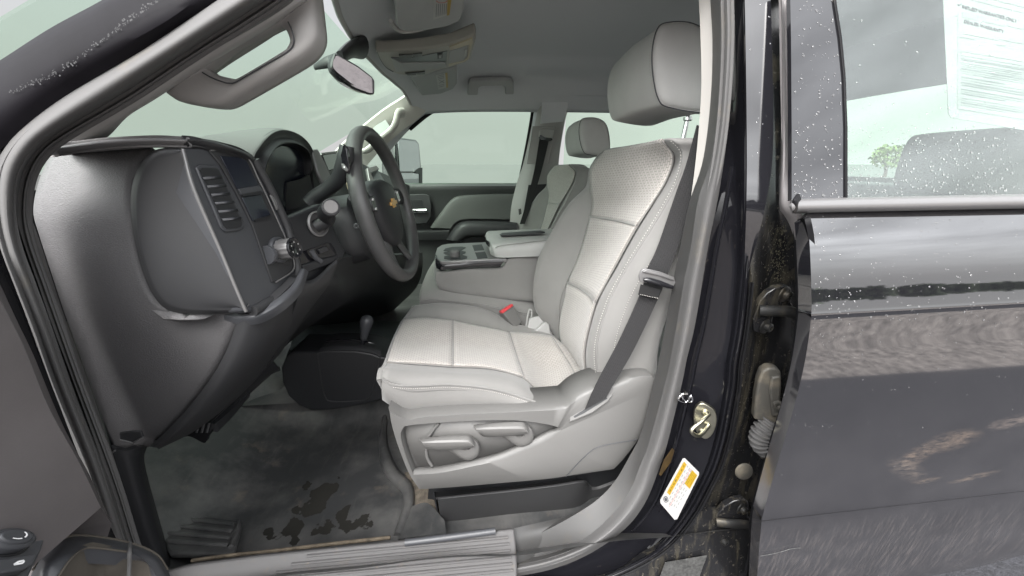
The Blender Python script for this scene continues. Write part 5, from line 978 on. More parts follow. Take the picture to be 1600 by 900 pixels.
# dash top across to the passenger side, centre stack
skin('dash_top', [[W3(-.52, .62, 1.42), W3(-.55, .70, 1.43), W3(-.62, .9, 1.44), W3(-.60, 1.2, 1.44), W3(-.58, 1.6, 1.42), W3(-.56, 2.02, 1.39)], [W3(-.95, .62, 1.39), W3(-.98, .75, 1.39), W3(-1.02, .95, 1.39), W3(-1.05, 1.2, 1.39), W3(-1.02, 1.6, 1.38), W3(-.95, 2.02, 1.36)]], 'dash_top', da, n=40, m=6, th=.02)
cs_ = skin('center_stack', [[(484, 236, 1.08), (498, 237, 1.12), (515, 258, 1.22), (526, 242, 1.30), (570, 258, 1.5), (640, 290, 1.98)], [(487, 262, 1.07), (505, 272, 1.12), (522, 290, 1.2), (540, 290, 1.30), (580, 290, 1.45), (640, 305, 1.98)], [(496, 320, 1.05), (520, 330, 1.12), (540, 335, 1.2), (560, 340, 1.30), (590, 340, 1.42), (645, 345, 1.95)], [(520, 400, 1.05), (540, 400, 1.12), (560, 400, 1.2), (575, 400, 1.30), (605, 400, 1.42), (650, 395, 1.92)]], 'dash_dark', T, n=50, m=4, th=.02); tag(cs_, 'centre and far side of the dashboard behind the steering wheel')
plate('radio_screen', [Q(u, v, Y) for u, v, Y in [(503, 241, 1.11), (527, 238, 1.24), (530, 262, 1.22), (514, 268, 1.12)]], 'gloss_black', cs_, th=.012, bevel=.003)
plate('screen_rim', [Q(u, v, Y) for u, v, Y in [(502, 238.5, 1.105), (527, 235.5, 1.235), (527.5, 239, 1.23), (503, 242, 1.10)]], 'satin_trim', cs_, th=.01, bevel=.001)
plate('side_bezel', [Q(u, v, Y) for u, v, Y in [(488, 233, 1.06), (497, 232, 1.09), (512, 262, 1.10), (524, 292, 1.10), (512, 300, 1.06), (497, 268, 1.05)]], 'satin_trim', cs_, th=.012, bevel=.004)
plate('control_panel', [Q(u, v, Y) for u, v, Y in [(577, 268, 1.36), (590, 264, 1.42), (601, 282, 1.42), (612, 318, 1.40), (596, 322, 1.32), (584, 296, 1.33)]], 'gloss_black', cs_, th=.01, bevel=.003)
plate('control_bezel', [Q(u, v, Y) for u, v, Y in [(574, 262, 1.33), (588, 258, 1.40), (593, 264, 1.40), (580, 270, 1.33), (590, 296, 1.31), (600, 325, 1.30), (590, 325, 1.27), (580, 300, 1.29)]], 'satin_trim', cs_, th=.012, bevel=.003)
plate('tan_plate', [Q(u, v, Y) for u, v, Y in [(541, 280, 1.08), (549, 268, 1.10), (551, 288, 1.09), (545, 296, 1.07)]], 'tan_plastic', cs_, th=.006, bevel=.002)  # small tan plate behind the steering wheel
# ---------------------------------------------------------------- windscreen pillar trim and handles
pt = skin('pillar_trim', [[(70, 246, .56), (104, 221, .56), (205, 161, .56), (302, 96, .565), (436, 17, .575), (540, -60, .59)], [(95, 244, .565), (140, 215, .57), (225, 163, .57), (310, 105, .575), (440, 25, .585), (550, -50, .60)], [(112, 242, .60), (164, 217, .60), (201, 181, .60), (246, 153, .60), (330, 98, .605), (430, 38, .615), (500, -12, .63), (560, -50, .64)], [(105, 243, .64), (162, 214, .645), (199, 179, .645), (244, 151, .645), (328, 95, .65), (428, 34, .66), (498, -16, .67), (558, -54, .68)]], 'trim_grey', T, n=50, m=5, th=.008); tag(pt, 'grey trim of the near windshield pillar with a long grab handle')
HO = [[(258, 146), (275, 157), (300, 163), (325, 166), (342, 165.5), (356, 160)], [(356, 160), (405, 132), (460, 100), (480, 86), (491, 73)], [(491, 73), (497, 55), (494, 20), (488, -30)], [(488, -30), (455, -30), (428, 22), (330, 88), (290, 118), (258, 146)]]
HI = [[(321, 108), (330, 114), (342, 118), (365, 123)], [(365, 123), (376, 119), (410, 99), (446, 77)], [(446, 77), (452, 64), (447, 48), (440, 39)], [(440, 39), (433, 38), (405, 52), (365, 71), (321, 108)]]
def hl_(segs, Y):
    out = []
    for sg, n in zip(segs, (16, 22, 14, 26)): out += rs([(u, v, Y) for u, v in sg], n + 1)[:-1]
    return out
ho, hi = hl_(HO, .612), hl_(HI, .612)
rows = [[p + W3(0, .035, 0) for p in ho], [p + W3(0, .006, 0) for p in ho], [a.lerp(b, .12) + W3(0, -.004, 0) for a, b in zip(ho, hi)], [a.lerp(b, .45) + W3(0, -.007, 0) for a, b in zip(ho, hi)], [a.lerp(b, .8) + W3(0, -.004, 0) for a, b in zip(ho, hi)], [b + W3(0, .003, 0) for b in hi], [b + W3(0, .024, 0) for b in hi]]
fine = [crs([r[i] for r in rows], 3) for i in range(len(ho))]
mb = MB(); mb.grid(fine, closeu=True); gh = mb.build('grab_handle', 'trim_grey', pt, face=True, solid=.003, ang=70)
tube('handle_seam', [Q(u, v, y) for u, v, y in [(316, 113, .606), (330, 121, .6055), (345, 127, .605), (358, 130, .605), (371, 127, .605), (410, 104, .605), (449, 81, .605), (459, 67, .605), (457, 50, .605), (450, 34, .606)]], .0009, 'dash_face', gh, n=6, m=6)
# far pillar
fp = skin('pillar_trim', [[(640, 146, 1.96), (630, 153, 1.96), (600, 172, 1.96), (566, 199, 1.96), (540, 221, 1.96), (520, 242, 1.96)], [(655, 155, 1.99), (640, 170, 1.99), (612, 190, 1.99), (580, 215, 1.99), (555, 240, 1.99), (530, 265, 1.99)], [(672, 166, 2.04), (655, 184, 2.04), (628, 205, 2.04), (603, 226, 2.04), (585, 245, 2.04), (560, 275, 2.04)]], 'trim_pale', T, n=40, m=4, th=.02); tag(fp, 'pale trim of the far windshield pillar with a grab handle')
fg = tube('grab_handle', [Q(u, v, y) for u, v, y in [(630, 176, 1.97), (622, 178, 1.93), (619, 190, 1.92), (612, 203, 1.92), (594, 218, 1.92), (575, 234, 1.93), (566, 236, 1.97)]], .022, 'trim_pale', fp, n=14, m=6, flat=.55)
plate('handle_recess', [Q(u, v, 1.965) for u, v in [(584, 198), (602, 187), (611, 200), (606, 208), (588, 222), (575, 230)]], 'visor_cloth', fp, th=.004, bevel=0)
# ---------------------------------------------------------------- headliner
HX = [(-.245, .55), (-.245, .90), (-.285, 1.1), (-.305, 1.32), (-.30, 1.6), (-.262, 1.95), (-.24, 2.10)]
def hx(Y):
    for (x0, y0), (x1, y1) in zip(HX, HX[1:]):
        if y0 <= Y <= y1: return x0 + (x1 - x0) * (Y - y0) / (y1 - y0)
    return HX[-1][0]
HY = [.58, .66, .78, .86, .91, .96, 1.05, 1.2, 1.32, 1.45, 1.6, 1.68, 1.73, 1.78, 1.88, 1.98, 2.06]
def rz(x, Y):
    a = abs(Y - 1.32) / .72; base = 1.765 - .035 * a ** 2.2
    t = (x - hx(Y)) ; up = .085 * (1 - math.exp(-max(t, 0) / .16)) ; sm = lambda t: 0 if t < 0 else (1 if t > 1 else t * t * (3 - 2 * t))
    up += .016 * sm((.46 - abs(Y - 1.32)) / .10) * sm((x - .06) / .12); return base + up * (1 - .75 * min(1, a) ** 5) - (.05 * max(0, a - .8) / .2)
G = []
for dx in (0, .02, .06, .12, .2, .3, .42, .55, .75, .95, 1.2, 1.5, 1.85):
    G.append([W3(hx(Y) + dx, Y, rz(hx(Y) + dx, Y)) for Y in HY])
G = [[p + W3(-.015, 0, .02) for p in G[0]]] + G
cols = list(zip(*G)); fine = [crs(list(c), 3) for c in cols]; GG = [crs([fine[j][i] for j in range(len(fine))], 4) for i in range(len(fine[0]))]
mb = MB(); mb.grid(GG); hl = mb.build('headliner', 'headliner', T, face=True, solid=.01, ang=60); tag(hl, 'dark grey cloth roof lining of the cab')
mb = MB(); mb.grid([[p + W3(0, 0, .045) for p in r[::4]] for r in GG[::3]]); mb.build('roof_panel', 'paint_outer', T, solid=.01)
tube('header_edge', [W3(hx(Y) - .004, Y, rz(hx(Y), Y) + .004) for Y in HY[1:-1]], .008, 'trim_grey', hl, n=10, m=5)
# raised roof section
# console with lamps
OC = PL(QZ(590, 80, 1.752), QZ(740, 60, 1.752), QZ(645, 118, 1.742))
oc = plate('overhead_console', [(587, 80), (600, 81), (625, 80), (660, 77), (703, 70), (742, 55), (744, 62), (736, 92), (728, 98), (701, 106), (668, 115), (642, 118), (621, 116.5), (603, 108), (592, 93)], 'beige_plastic', T, th=.03, bevel=.006, pl=OC, lift=.0, seg=3); tag(oc, 'grey overhead console with lamps and a small bin')
plate('console_recess', [(611, 89), (640, 90), (699, 79), (697, 103), (660, 108), (619, 110)], 'dash_face', oc, th=.002, bevel=0, pl=OC, lift=.0012)
plate('recess_wall', [(611, 89), (628, 97), (696, 96), (697, 103), (660, 108), (619, 110)], 'visor_cloth', oc, th=.004, bevel=.001, pl=OC, lift=.004)
plate('bin_door', [(703, 78), (730, 70), (729, 88), (724, 93), (701, 98)], 'visor_cloth', oc, th=.004, bevel=.001, pl=OC, lift=.003)
plate('bin_frame', [(702, 72), (738, 58), (739, 64), (732, 91), (726, 95), (701, 103), (701, 98.5), (724, 93.5), (730, 88), (733, 68), (703, 77.5)], 'tan_plastic', oc, th=.004, bevel=.001, pl=OC, lift=.003)
plate('bin_catch', [(726, 75), (729.5, 74), (728, 84), (725, 85)], 'label_white', oc, th=.003, bevel=.0006, pl=OC, lift=.006)
plate('console_switch', [(683, 83), (692, 81), (691.5, 89), (683.5, 91)], 'dash_black', oc, th=.003, bevel=.0006, pl=OC, lift=.003)
plate('switch_face', [(685.5, 84.5), (690, 83.5), (689.5, 87.5), (686, 88.5)], 'visor_cloth', oc, th=.002, bevel=.0004, pl=OC, lift=.005)
for q in ([(623, 84), (645, 83), (643, 88), (624, 89)], [(645, 82.5), (660, 81), (659, 86), (645, 87.5)], [(633, 113), (652, 111.5), (650, 115.5), (637, 116)], [(651, 112), (664, 110), (664, 113.5), (652, 115)]):
    plate('map_lamp', q, 'label_silver', oc, th=.003, bevel=.001, pl=OC, lift=.004)
tube('console_groove', [OC.at(u, v, .002) for u, v in [(589, 80.5), (596, 95), (604, 105), (614, 111)]], .0012, 'dash_face', oc, n=6, m=4)
# visors
VD = PL(QZ(617, 0, 1.765), QZ(725, 0, 1.775), QZ(660, 50, 1.760))
vd = plate('sun_visor', [(617, -40), (617, 5), (619, 38), (623, 46), (632, 49.5), (665, 48), (700, 42), (719, 33), (725, 15), (727, -40)], 'visor_cloth', T, th=.016, bevel=.005, pl=VD, seg=3); tag(vd, 'driver sun visor with a white warning label')
tube('visor_pivot', [VD.at(u, v, -.004) for u, v in [(611, 36), (618, 46), (626, 51), (640, 52), (662, 47)]], .005, 'trim_grey', vd, n=10, m=4)
plate('visor_label', [(678, -20), (706, -20), (705, 0), (702, 22), (677, 30)], 'label_white', vd, th=.0006, bevel=0, pl=VD, lift=.0012)
plate('label_stripe', [(700, -20), (706, -20), (705, 0), (702, 22), (698, 23.2)], 'label_yellow', vd, th=.0004, bevel=0, pl=VD, lift=.0018)
mb = MB()
for k in range(6):
    u = 681 + k * 3.1; p = [VD.at(u + .6, 4, .0021), VD.at(u + 1.8, 4, .0021), VD.at(u + .7, 25 - k, .0021), VD.at(u - .5, 25 - k, .0021)]; mb.ngon(p)
mb.build('label_print', 'ink_grey', vd, fix=False, face=True)
mb = MB(); g = []
for k in range(13):
    q = math.pi * k / 12; g.append([VD.at(690 + (9 + w) * math.cos(q), -1 + (4 + w * .5) * math.sin(q), .0021) for w in (-1.5, 0)])
mb.grid(g, uv=False); mb.build('warning_ring', 'ink_red', vd, fix=False, face=True)
VP = PL(QZ(643, 119, 1.750), QZ(714, 103, 1.750), QZ(658, 148, 1.744))
vp = plate('sun_visor', [(641, 119), (660, 116), (700, 107), (713, 102), (714.5, 110), (714, 130), (708, 138), (690, 145), (659, 148), (654, 141)], 'visor_cloth', T, th=.02, bevel=.006, pl=VP, lift=.004, seg=3); tag(vp, 'passenger sun visor with a white and yellow label')
plate('visor_label', [(681, 115), (699, 110.5), (700, 134), (685, 138)], 'label_white', vp, th=.0006, bevel=0, pl=VP, lift=.0054)
plate('label_stripe', [(695.5, 111.3), (699, 110.5), (700, 134), (697, 134.8)], 'label_yellow', vp, th=.0004, bevel=0, pl=VP, lift=.006)
mb = MB()
for v in (114.5, 117, 119.5, 130, 132.5):
    p = lambda u, v: VP.at(u, v - (u - 684) * .26, .0062)
    mb.ngon([p(683.5 + (v - 114) * .1, v + 1), p(694, v + 1), p(694, v + 1.8), p(683.5 + (v - 114) * .1, v + 1.8)])
for (a, b) in (((686, 127), (694, 122)), ((686, 122), (694, 126))): mb.ngon([VP.at(a[0], a[1], .0062), VP.at(b[0], b[1], .0062), VP.at(b[0], b[1] + 1, .0062), VP.at(a[0], a[1] + 1, .0062)])
mb.build('label_print', 'ink_grey', vp, fix=False, face=True)
RH = PL((731, 122, 1.86), (801, 120, 1.86), (765, 148, 1.96))
rh = plate('roof_handle', [(730, 143), (731, 126), (734, 121), (742, 120), (790, 118.5), (799, 120), (802, 125), (802, 142), (789, 142), (788, 131), (784, 128), (752, 129), (747, 132), (746, 143)], 'visor_cloth', T, th=.02, bevel=.005, pl=RH, lift=.02, seg=3); tag(rh, 'grey grab handle on the roof lining above the far door')
RH2 = PL((951, 125, 2.0), (960, 140, 2.0), (940, 140, 2.02))
# ---------------------------------------------------------------- mirror
mr = skin('rear_view_mirror', [[(513, 87, .95), (512, 98, .95), (514, 112, .95), (530, 130, .96), (555, 143, .98), (580, 149, 1.0)], [(520, 84, .92), (515, 98, .92), (517, 111, .92), (533, 127, .93), (556, 139, .95), (584, 147, .97)], [(524, 84.5, .915), (520, 97, .915), (521, 108, .915), (537, 123, .925), (558, 135, .945), (585, 142, .965)]], 'gloss_black', T, n=30, m=4, th=.01); tag(mr, 'rear view mirror hanging from the roof front')
MP = PL((523, 85, .918), (586, 125, .965), (519, 110, .918))
plate('mirror_housing', [(519, 89), (523, 84), (528, 84.5), (560, 103), (582, 120), (586, 126), (586, 143), (583, 148), (577, 148), (555, 140), (530, 126), (517, 113), (515, 103)], 'dash_black', mr, th=.02, bevel=.004, pl=MP, lift=.0, seg=3)
plate('mirror_pane', [(521, 90), (524.5, 86.5), (528, 87), (559, 105), (581, 121.5), (584.5, 127), (584.5, 142), (582, 145.5), (577, 145.5), (556, 137.5), (531, 123.5), (519.5, 111), (518, 104)], 'mirror_glass', mr, th=.002, bevel=.0006, pl=MP, lift=.002)
tube('mirror_stem', [Q(566, 74, 1.24), Q(552, 76, 1.16), Q(540, 82, 1.06), Q(530, 90, 1.0)], [.03, .022, .018, .014], 'dash_black', mr, n=14, m=5, flat=.6)
tube('stem_foot', [Q(530, 92, 1.0), Q(510, 98, 1.0), Q(492, 105, 1.02)], [.014, .012, .006], 'dash_black', mr, n=12, m=4, flat=.6)
# ---------------------------------------------------------------- far door
FY = 2.14
fdr = skin('passenger_door', [[(560, 286, FY - .02), (628, 290, FY - .02), (720, 290, FY - .02), (809, 290, FY - .02)], [(560, 290, FY - .045), (628, 293, FY - .045), (720, 293, FY - .045), (809, 293, FY - .045)], [(560, 320, FY - .02), (628, 320, FY - .02), (720, 320, FY - .02), (809, 320, FY - .02)], [(560, 375, FY), (628, 375, FY), (720, 375, FY), (809, 375, FY)], [(560, 480, FY), (628, 480, FY), (720, 480, FY), (809, 480, FY)]], 'door_panel', T, n=20, m=4, th=.05); tag(fdr, 'dark inner panel of the far passenger door')
skin('door_insert', [[(672, 355, FY - .03), (690, 330, FY - .03), (706, 311, FY - .03), (722, 305, FY - .03), (760, 303, FY - .03), (808, 302, FY - .03)], [(676, 356, FY - .055), (693, 334, FY - .055), (708, 316, FY - .055), (723, 310, FY - .055), (760, 308, FY - .055), (808, 307, FY - .055)], [(704, 357, FY - .05), (708, 351, FY - .05), (716, 345, FY - .05), (730, 342, FY - .05), (760, 342, FY - .05), (808, 343, FY - .05)]], 'door_insert', fdr, n=40, m=5, th=.015)
skin('armrest', [[(697, 374, FY - .05), (705, 361, FY - .05), (716, 349, FY - .05), (730, 345, FY - .05), (760, 345, FY - .05), (808, 346, FY - .05)], [(703, 375, FY - .12), (710, 364, FY - .12), (720, 353, FY - .12), (732, 349, FY - .12), (760, 349, FY - .12), (808, 350, FY - .12)], [(716, 377, FY - .12), (722, 372, FY - .12), (730, 368, FY - .12), (740, 367, FY - .12), (770, 367, FY - .12), (808, 367, FY - .12)], [(720, 378, FY - .06), (725, 374, FY - .06), (733, 371, FY - .06), (742, 370, FY - .06), (770, 370, FY - .06), (808, 370, FY - .06)]], 'dash_dark', fdr, n=40, m=5, th=.01)
skin('door_ledge', [[(640, 359, FY - .03), (670, 359, FY - .03), (704, 358, FY - .03)], [(640, 362, FY - .06), (670, 362, FY - .06), (702, 361, FY - .06)], [(640, 374, FY - .05), (670, 375, FY - .05), (698, 374, FY - .05)]], 'dash_dark', fdr, n=12, m=4, th=.01)
DP = PL((633, 303, FY - .055), (672, 305, FY - .055), (650, 350, FY - .05))
hb = plate('handle_bezel', [(630, 304), (664, 303), (671, 306), (674, 320), (673, 338), (667, 349), (630, 350)], 'dash_dark', fdr, th=.01, bevel=.003, pl=DP, lift=.004)
plate('handle_cup', [(630, 312), (660, 312), (662, 322), (661, 330), (630, 330)], 'dash_black', fdr, th=.004, bevel=.001, pl=DP, lift=.006)
tube('door_handle', [DP.at(u, v, .02) for u, v in [(632, 328), (650, 328.5), (667, 328)]], .010, 'chrome', fdr, n=12, m=3, flat=.5)
skin('window_seal', [[(560, 281, FY), (628, 286, FY), (720, 286, FY), (809, 286, FY)], [(560, 288, FY - .03), (628, 291, FY - .03), (720, 291, FY - .03), (809, 291, FY - .03)]], 'dash_top', fdr, n=8, m=1, th=.01)
# window frame of the far door and upper body side
FWo = [(600, 205), (640, 178), (668, 160), (700, 148), (735, 141), (790, 139), (833, 140), (842, 150), (843, 170), (834, 225), (822, 290), (820, 300)]
FWi = [(600, 246), (640, 202), (669, 178.5), (700, 161), (735, 153), (790, 151.5), (822, 152), (831, 157), (833, 170), (824, 225), (811, 288), (808, 300)]
ff = skin('door_frame', [[(u, v, 2.05) for u, v in FWo], [((a[0] + b[0]) / 2, (a[1] + b[1]) / 2, 2.06) for a, b in zip(FWo, FWi)], [(u, v, 2.10) for u, v in FWi]], 'headliner', fdr, n=60, m=4, th=.03)
tube('frame_seal', [Q(u, v, 2.095) for u, v in FWi[1:]], .010, 'rubber_black', fdr, n=8, m=8)
plate('passenger_window', [Q(u, v, 2.13) for u, v in [(560, 300), (560, 240), (640, 195), (669, 170), (700, 155), (735, 147), (830, 146), (840, 160), (838, 180), (815, 300)]], 'glass_clear', fdr, th=.004, bevel=0)
cr_ = skin('roof_side_trim', [[(640, 148, 1.97), (700, 145, 1.97), (760, 146, 1.97), (860, 148, 1.97), (960, 151, 1.97), (1150, 158, 1.97)], [(655, 160, 2.02), (700, 150, 2.03), (760, 150, 2.03), (860, 151, 2.03), (960, 155, 2.03), (1150, 161, 2.03)]], 'headliner', T, n=30, m=2, th=.02)
W0 = [(640, 120, 2.0), (700, 130, 2.03), (860, 135, 2.03), (1150, 140, 2.03)]
skin('roof_rail', [W0, [(640, 150, 1.985), (700, 148, 2.03), (860, 149, 2.03), (1150, 158, 2.03)]], 'headliner', cr_, n=20, m=1, th=.02)
# far centre pillar with belt
fb = skin('pillar_cover', [[(830, 146, 2.09), (836, 165, 2.09), (830, 195, 2.09), (818, 250, 2.09), (805, 295, 2.09), (798, 330, 2.06), (796, 380, 2.06)], [(842, 146, 2.02), (848, 165, 2.02), (845, 195, 2.02), (836, 250, 2.02), (828, 288, 2.02), (822, 330, 2.02), (818, 380, 2.02)], [(882, 146, 2.02), (881, 165, 2.02), (879, 182, 2.02), (876, 205, 2.02), (870, 255, 2.02), (866, 330, 2.02), (866, 380, 2.02)], [(892, 146, 2.06), (891, 158, 2.06), (884, 185, 2.06), (880, 205, 2.06), (872, 255, 2.06), (870, 330, 2.06), (870, 380, 2.06)]], 'trim_grey', T, n=50, m=4, th=.02); tag(fb, 'grey pillar cover beside the passenger seat')
skin('upper_cover', [[(843, 146, 2.008), (847, 165, 2.008), (845, 193, 2.008)], [(890, 146, 2.008), (886, 170, 2.008), (880, 190, 2.008)]], 'headliner', fb, n=14, m=2, th=.01)
skin('lower_cover', [[(826, 289, 2.005), (818, 335, 2.005), (812, 380, 2.005)], [(866, 287, 2.005), (866, 335, 2.005), (866, 380, 2.005)]], 'dash_black', fb, n=14, m=2, th=.01)
PCP = PL((843, 205, 2.005), (868, 205, 2.005), (850, 240, 2.005))
plate('guide_panel', [(832, 197), (868, 198), (866, 215), (857, 256), (823, 256)], 'trim_grey', fb, th=.006, bevel=.002, pl=PCP, lift=.002)
pbelt = skin('seat_belt', [[(843, 216, 1.99), (836, 260, 1.985), (828, 295, 1.98), (820, 325, 1.97), (812, 350, 1.95)], [(858, 218, 1.99), (848, 260, 1.985), (838, 295, 1.98), (829, 325, 1.97), (820, 350, 1.95)]], 'belt_webbing', T, n=24, m=2, th=.002); tag(pbelt, 'far passenger seat belt hanging from its guide')
plate('belt_guide', [(843, 203), (848, 201), (865, 202), (866, 206), (862, 217), (858, 219), (845, 217), (841, 213)], 'trim_grey', pbelt, th=.02, bevel=.004, pl=PCP, lift=.02)
plate('guide_mouth', [(843, 211), (850, 215), (861, 216), (862, 219), (858, 221), (844, 219), (841, 216)], 'gloss_black', pbelt, th=.01, bevel=.001, pl=PCP, lift=.022)
plate('belt_anchor', [(810, 327), (814, 326), (815, 334), (811, 336)], 'label_silver', pbelt, th=.006, bevel=.001, pl=PL((810, 327, 1.95), (815, 327, 1.95), (812, 336, 1.95)))
# ---------------------------------------------------------------- rear of the cab
RX = 1.42
rw = skin('rear_wall', [[W3(RX, .56, 1.88), W3(RX, 1.3, 1.90), W3(RX, 2.1, 1.88)], [W3(RX + .03, .56, 1.665), W3(RX + .03, 1.3, 1.68), W3(RX + .03, 2.1, 1.665)]], 'headliner', T, n=12, m=2, th=.02); tag(rw, 'lining above the rear window of the cab')
skin('sill_wall', [[W3(RX + .08, .50, 1.40), W3(RX + .08, 1.3, 1.40), W3(RX + .08, 2.1, 1.40)], [W3(RX + .12, .5, .6), W3(RX + .12, 1.3, .6), W3(RX + .12, 2.1, .6)]], 'trim_grey', rw, n=12, m=2, th=.02)
plate('rear_window', [W3(RX + .03, .56, 1.70), W3(RX + .03, 2.1, 1.70), W3(RX + .09, 2.1, 1.38), W3(RX + .09, .56, 1.38)], 'glass_clear', rw, th=.004, bevel=0)
def bench():
    mb = MB(); G = []
    prof = [(-.10, 1.00), (-.05, 1.2), (.0, 1.34), (.015, 1.375), (.04, 1.385), (.075, 1.37), (.09, 1.2), (.1, .9)]
    for (Y, s) in ((.60, .86), (.615, .97), (.64, 1), (.95, 1), (1.0, .985), (1.05, 1), (1.32, 1), (1.6, 1), (1.65, .985), (1.7, 1), (1.98, 1), (2.0, .97), (2.02, .86)):
        G.append([W3(RX - .08 + x, Y, .9 + (z - .9) * s) for x, z in prof])
    cols = list(zip(*G)); fine = [crs(list(c), 4) for c in cols]; GG = [crs([fine[j][i] for j in range(len(fine))], 3) for i in range(len(fine[0]))]
    mb.grid(GG); b = mb.build('rear_seat', 'vinyl_grey', T, face=False); tag(b, 'grey rear bench seat seen through the side window')
    for Yc, hw, zc, hs in ((.85, .27, 1.455, 1.75), (1.62, .12, 1.40, 1.0)):
        m2 = MB(); sec = []
        for (dy, s) in ((-1, .5), (-.96, .85), (-.86, 1), (0, 1.03), (.86, 1), (.96, .85), (1, .5)):
            sec.append([W3(RX - .075 + x * s, Yc + dy * hw, zc + z * s * hs) for x, z in ((-.035, -.04), (-.04, 0), (-.03, .035), (0, .045), (.03, .03), (.035, -.02), (.02, -.045), (-.01, -.05))])
        cc = list(zip(*sec)); ff_ = [crs(list(c), 3) for c in cc]; g = [ccrs([ff_[j][i] for j in range(len(ff_))], 3) for i in range(len(ff_[0]))]
        m2.grid(g, closev=True); m2.ngon([p.copy() for p in g[0]]); m2.ngon([p.copy() for p in g[-1]]); m2.build('headrest', 'vinyl_grey', b)
bench()
rdf = skin('rear_door', [[W3(.62, 2.12, 1.345), W3(1.0, 2.12, 1.345), W3(1.42, 2.12, 1.345)], [W3(.62, 2.14, .75), W3(1.0, 2.14, .75), W3(1.42, 2.14, .75)]], 'trim_grey', T, n=12, m=3, th=.04); tag(rdf, 'far rear door of the cab')
plate('side_window', [W3(.50, 2.10, 1.72), W3(1.40, 2.10, 1.72), W3(1.42, 2.13, 1.33), W3(.50, 2.13, 1.33)], 'glass_clear', rdf, th=.004, bevel=0)
skin('pillar', [[W3(1.22, 2.06, 1.78), W3(1.30, 2.08, 1.55), W3(1.36, 2.1, 1.33)], [W3(1.42, 2.06, 1.78), W3(1.44, 2.08, 1.55), W3(1.46, 2.1, 1.33)]], 'trim_grey', rdf, n=10, m=2, th=.03)
# unseen body block, added ahead of the opening to stop light leaking in
mb = MB(); mb.box(W3(-.86, .50, .95), .50, .20, .86); tag(mb.build('hinge_pillar', 'paint_jamb', T, bevel=.01), 'unseen black body side ahead of the front door opening')
# windscreen
plate('windshield', [W3(-.27, .60, 1.755), W3(-.31, .9, 1.775), W3(-.335, 1.32, 1.79), W3(-.31, 1.75, 1.775), W3(-.27, 2.05, 1.75), W3(-.98, 2.06, 1.36), W3(-1.08, 1.6, 1.37), W3(-1.1, 1.32, 1.37), W3(-1.08, .9, 1.37), W3(-.98, .56, 1.37)], 'glass_clear', T, th=.004, bevel=0)
# far side mirror outside
sm_ = skin('side_mirror', [[(602, 222, 2.42), (600, 245, 2.42), (603, 270, 2.42), (612, 290, 2.42)], [(607, 217, 2.34), (606, 245, 2.34), (610, 275, 2.34), (620, 291, 2.34)], [(620, 216, 2.33), (622, 245, 2.33), (624, 275, 2.33), (626, 291, 2.33)]], 'gloss_black', T, n=16, m=4, th=.03); tag(sm_, 'tall towing mirror outside the far front window')
SMP = PLN(Q(621, 217, 2.325), W3(.90, -.44, .03))
plate('mirror_shell', [(618, 215), (622, 214), (651, 218), (656, 224), (659, 258), (659, 288), (656, 292), (620, 292)], 'gloss_black', sm_, th=.10, bevel=.012, pl=SMP, lift=-.001, seg=3)
plate('mirror_pane', [(621, 217.5), (649, 221), (653.5, 226), (656, 258), (655, 268), (624, 268)], 'mirror_glass', sm_, th=.004, bevel=.001, pl=SMP, lift=.003)
plate('mirror_pane', [(624, 270.5), (655, 270.5), (656, 287), (625, 288)], 'mirror_glass', sm_, th=.004, bevel=.001, pl=SMP, lift=.003)
plate('mirror_arm', [(648, 266), (654, 262), (659, 262), (659, 286), (654, 288), (654, 272), (648, 271)], 'dash_black', sm_, th=.01, bevel=.002, pl=SMP, lift=.006)
# ---------------------------------------------------------------- floor
def fz(x, y):
    z = .712 + .004 * math.sin(x * 13 + y * 7) + .003 * math.sin(x * 23 - y * 19)
    t = max(0, -(x + .50)); z += .9 * t * t / (t + .12)                            # toe board
    if y < .60: z += (.60 - y) ** 1.3 * 1.6                                        # rises to the sill
    w = max(0, (y - .97) / .1); z += .055 * min(1, w) ** 2 * (x < 5)
    return z
G = [[W3(x, y, fz(x, y)) for y in [.50 + k * .02 for k in range(32)]] for x in [-1.0 + i * .025 for i in range(62)]]
mb = MB(); mb.grid(G); fl = mb.build('floor_covering', 'floor_vinyl', T, face=True, ang=70); tag(fl, 'worn black vinyl floor with a drying puddle')
# ridge beside the seat, carpet scrap and footrest
tube('floor_ridge', [QZ(u, v, .716) for u, v in [(603, 640), (598, 690), (610, 735), (634, 762), (638, 790), (622, 838)]], [.008, .012, .016, .016, .013, .010], 'floor_vinyl', fl, n=12, m=6)
skin('carpet_patch', [[QZ(u, v, .714) for u, v in [(632, 738), (640, 765), (646, 790)]], [QZ(u, v, .722) for u, v in [(655, 735), (665, 765), (670, 795)]], [QZ(u, v, .716) for u, v in [(690, 740), (690, 770), (690, 815)]]], 'carpet', fl, n=14, m=5, th=.006)
skin('riser_cover', [[QZ(u, v, .722) for u, v in [(640, 792), (632, 818), (622, 842)]], [QZ(u, v, .732) for u, v in [(668, 786), (670, 808), (672, 836)]], [QZ(u, v, .735) for u, v in [(694, 812), (696, 822), (698, 834)]]], 'floor_vinyl', fl, n=14, m=5, th=.006)
FPl = PL(QZ(250, 806, .735), QZ(380, 815, .735), QZ(262, 868, .765))
plate('foot_rest', [(249, 807), (256, 804), (300, 806), (376, 816), (379, 821), (368, 862), (360, 868), (268, 868), (262, 862)], 'floor_vinyl', fl, th=.01, bevel=.003, pl=FPl, lift=.004)
mb = MB()
for k in range(4):
    a0 = FPl.at(254 + k * 3.5, 812 + k * 13, .006); b0 = FPl.at(366 - k * 3, 824 + k * 11, .006); mb.tube([a0, a0.lerp(b0, .5), b0], .004, n=8, m=2)
mb.build('rest_ribs', 'floor_vinyl', fl)
tube('rest_border', [FPl.at(u, v, .006) for u, v in [(374, 820), (370, 838), (361, 860)]], .005, 'floor_vinyl', fl, n=8, m=3)
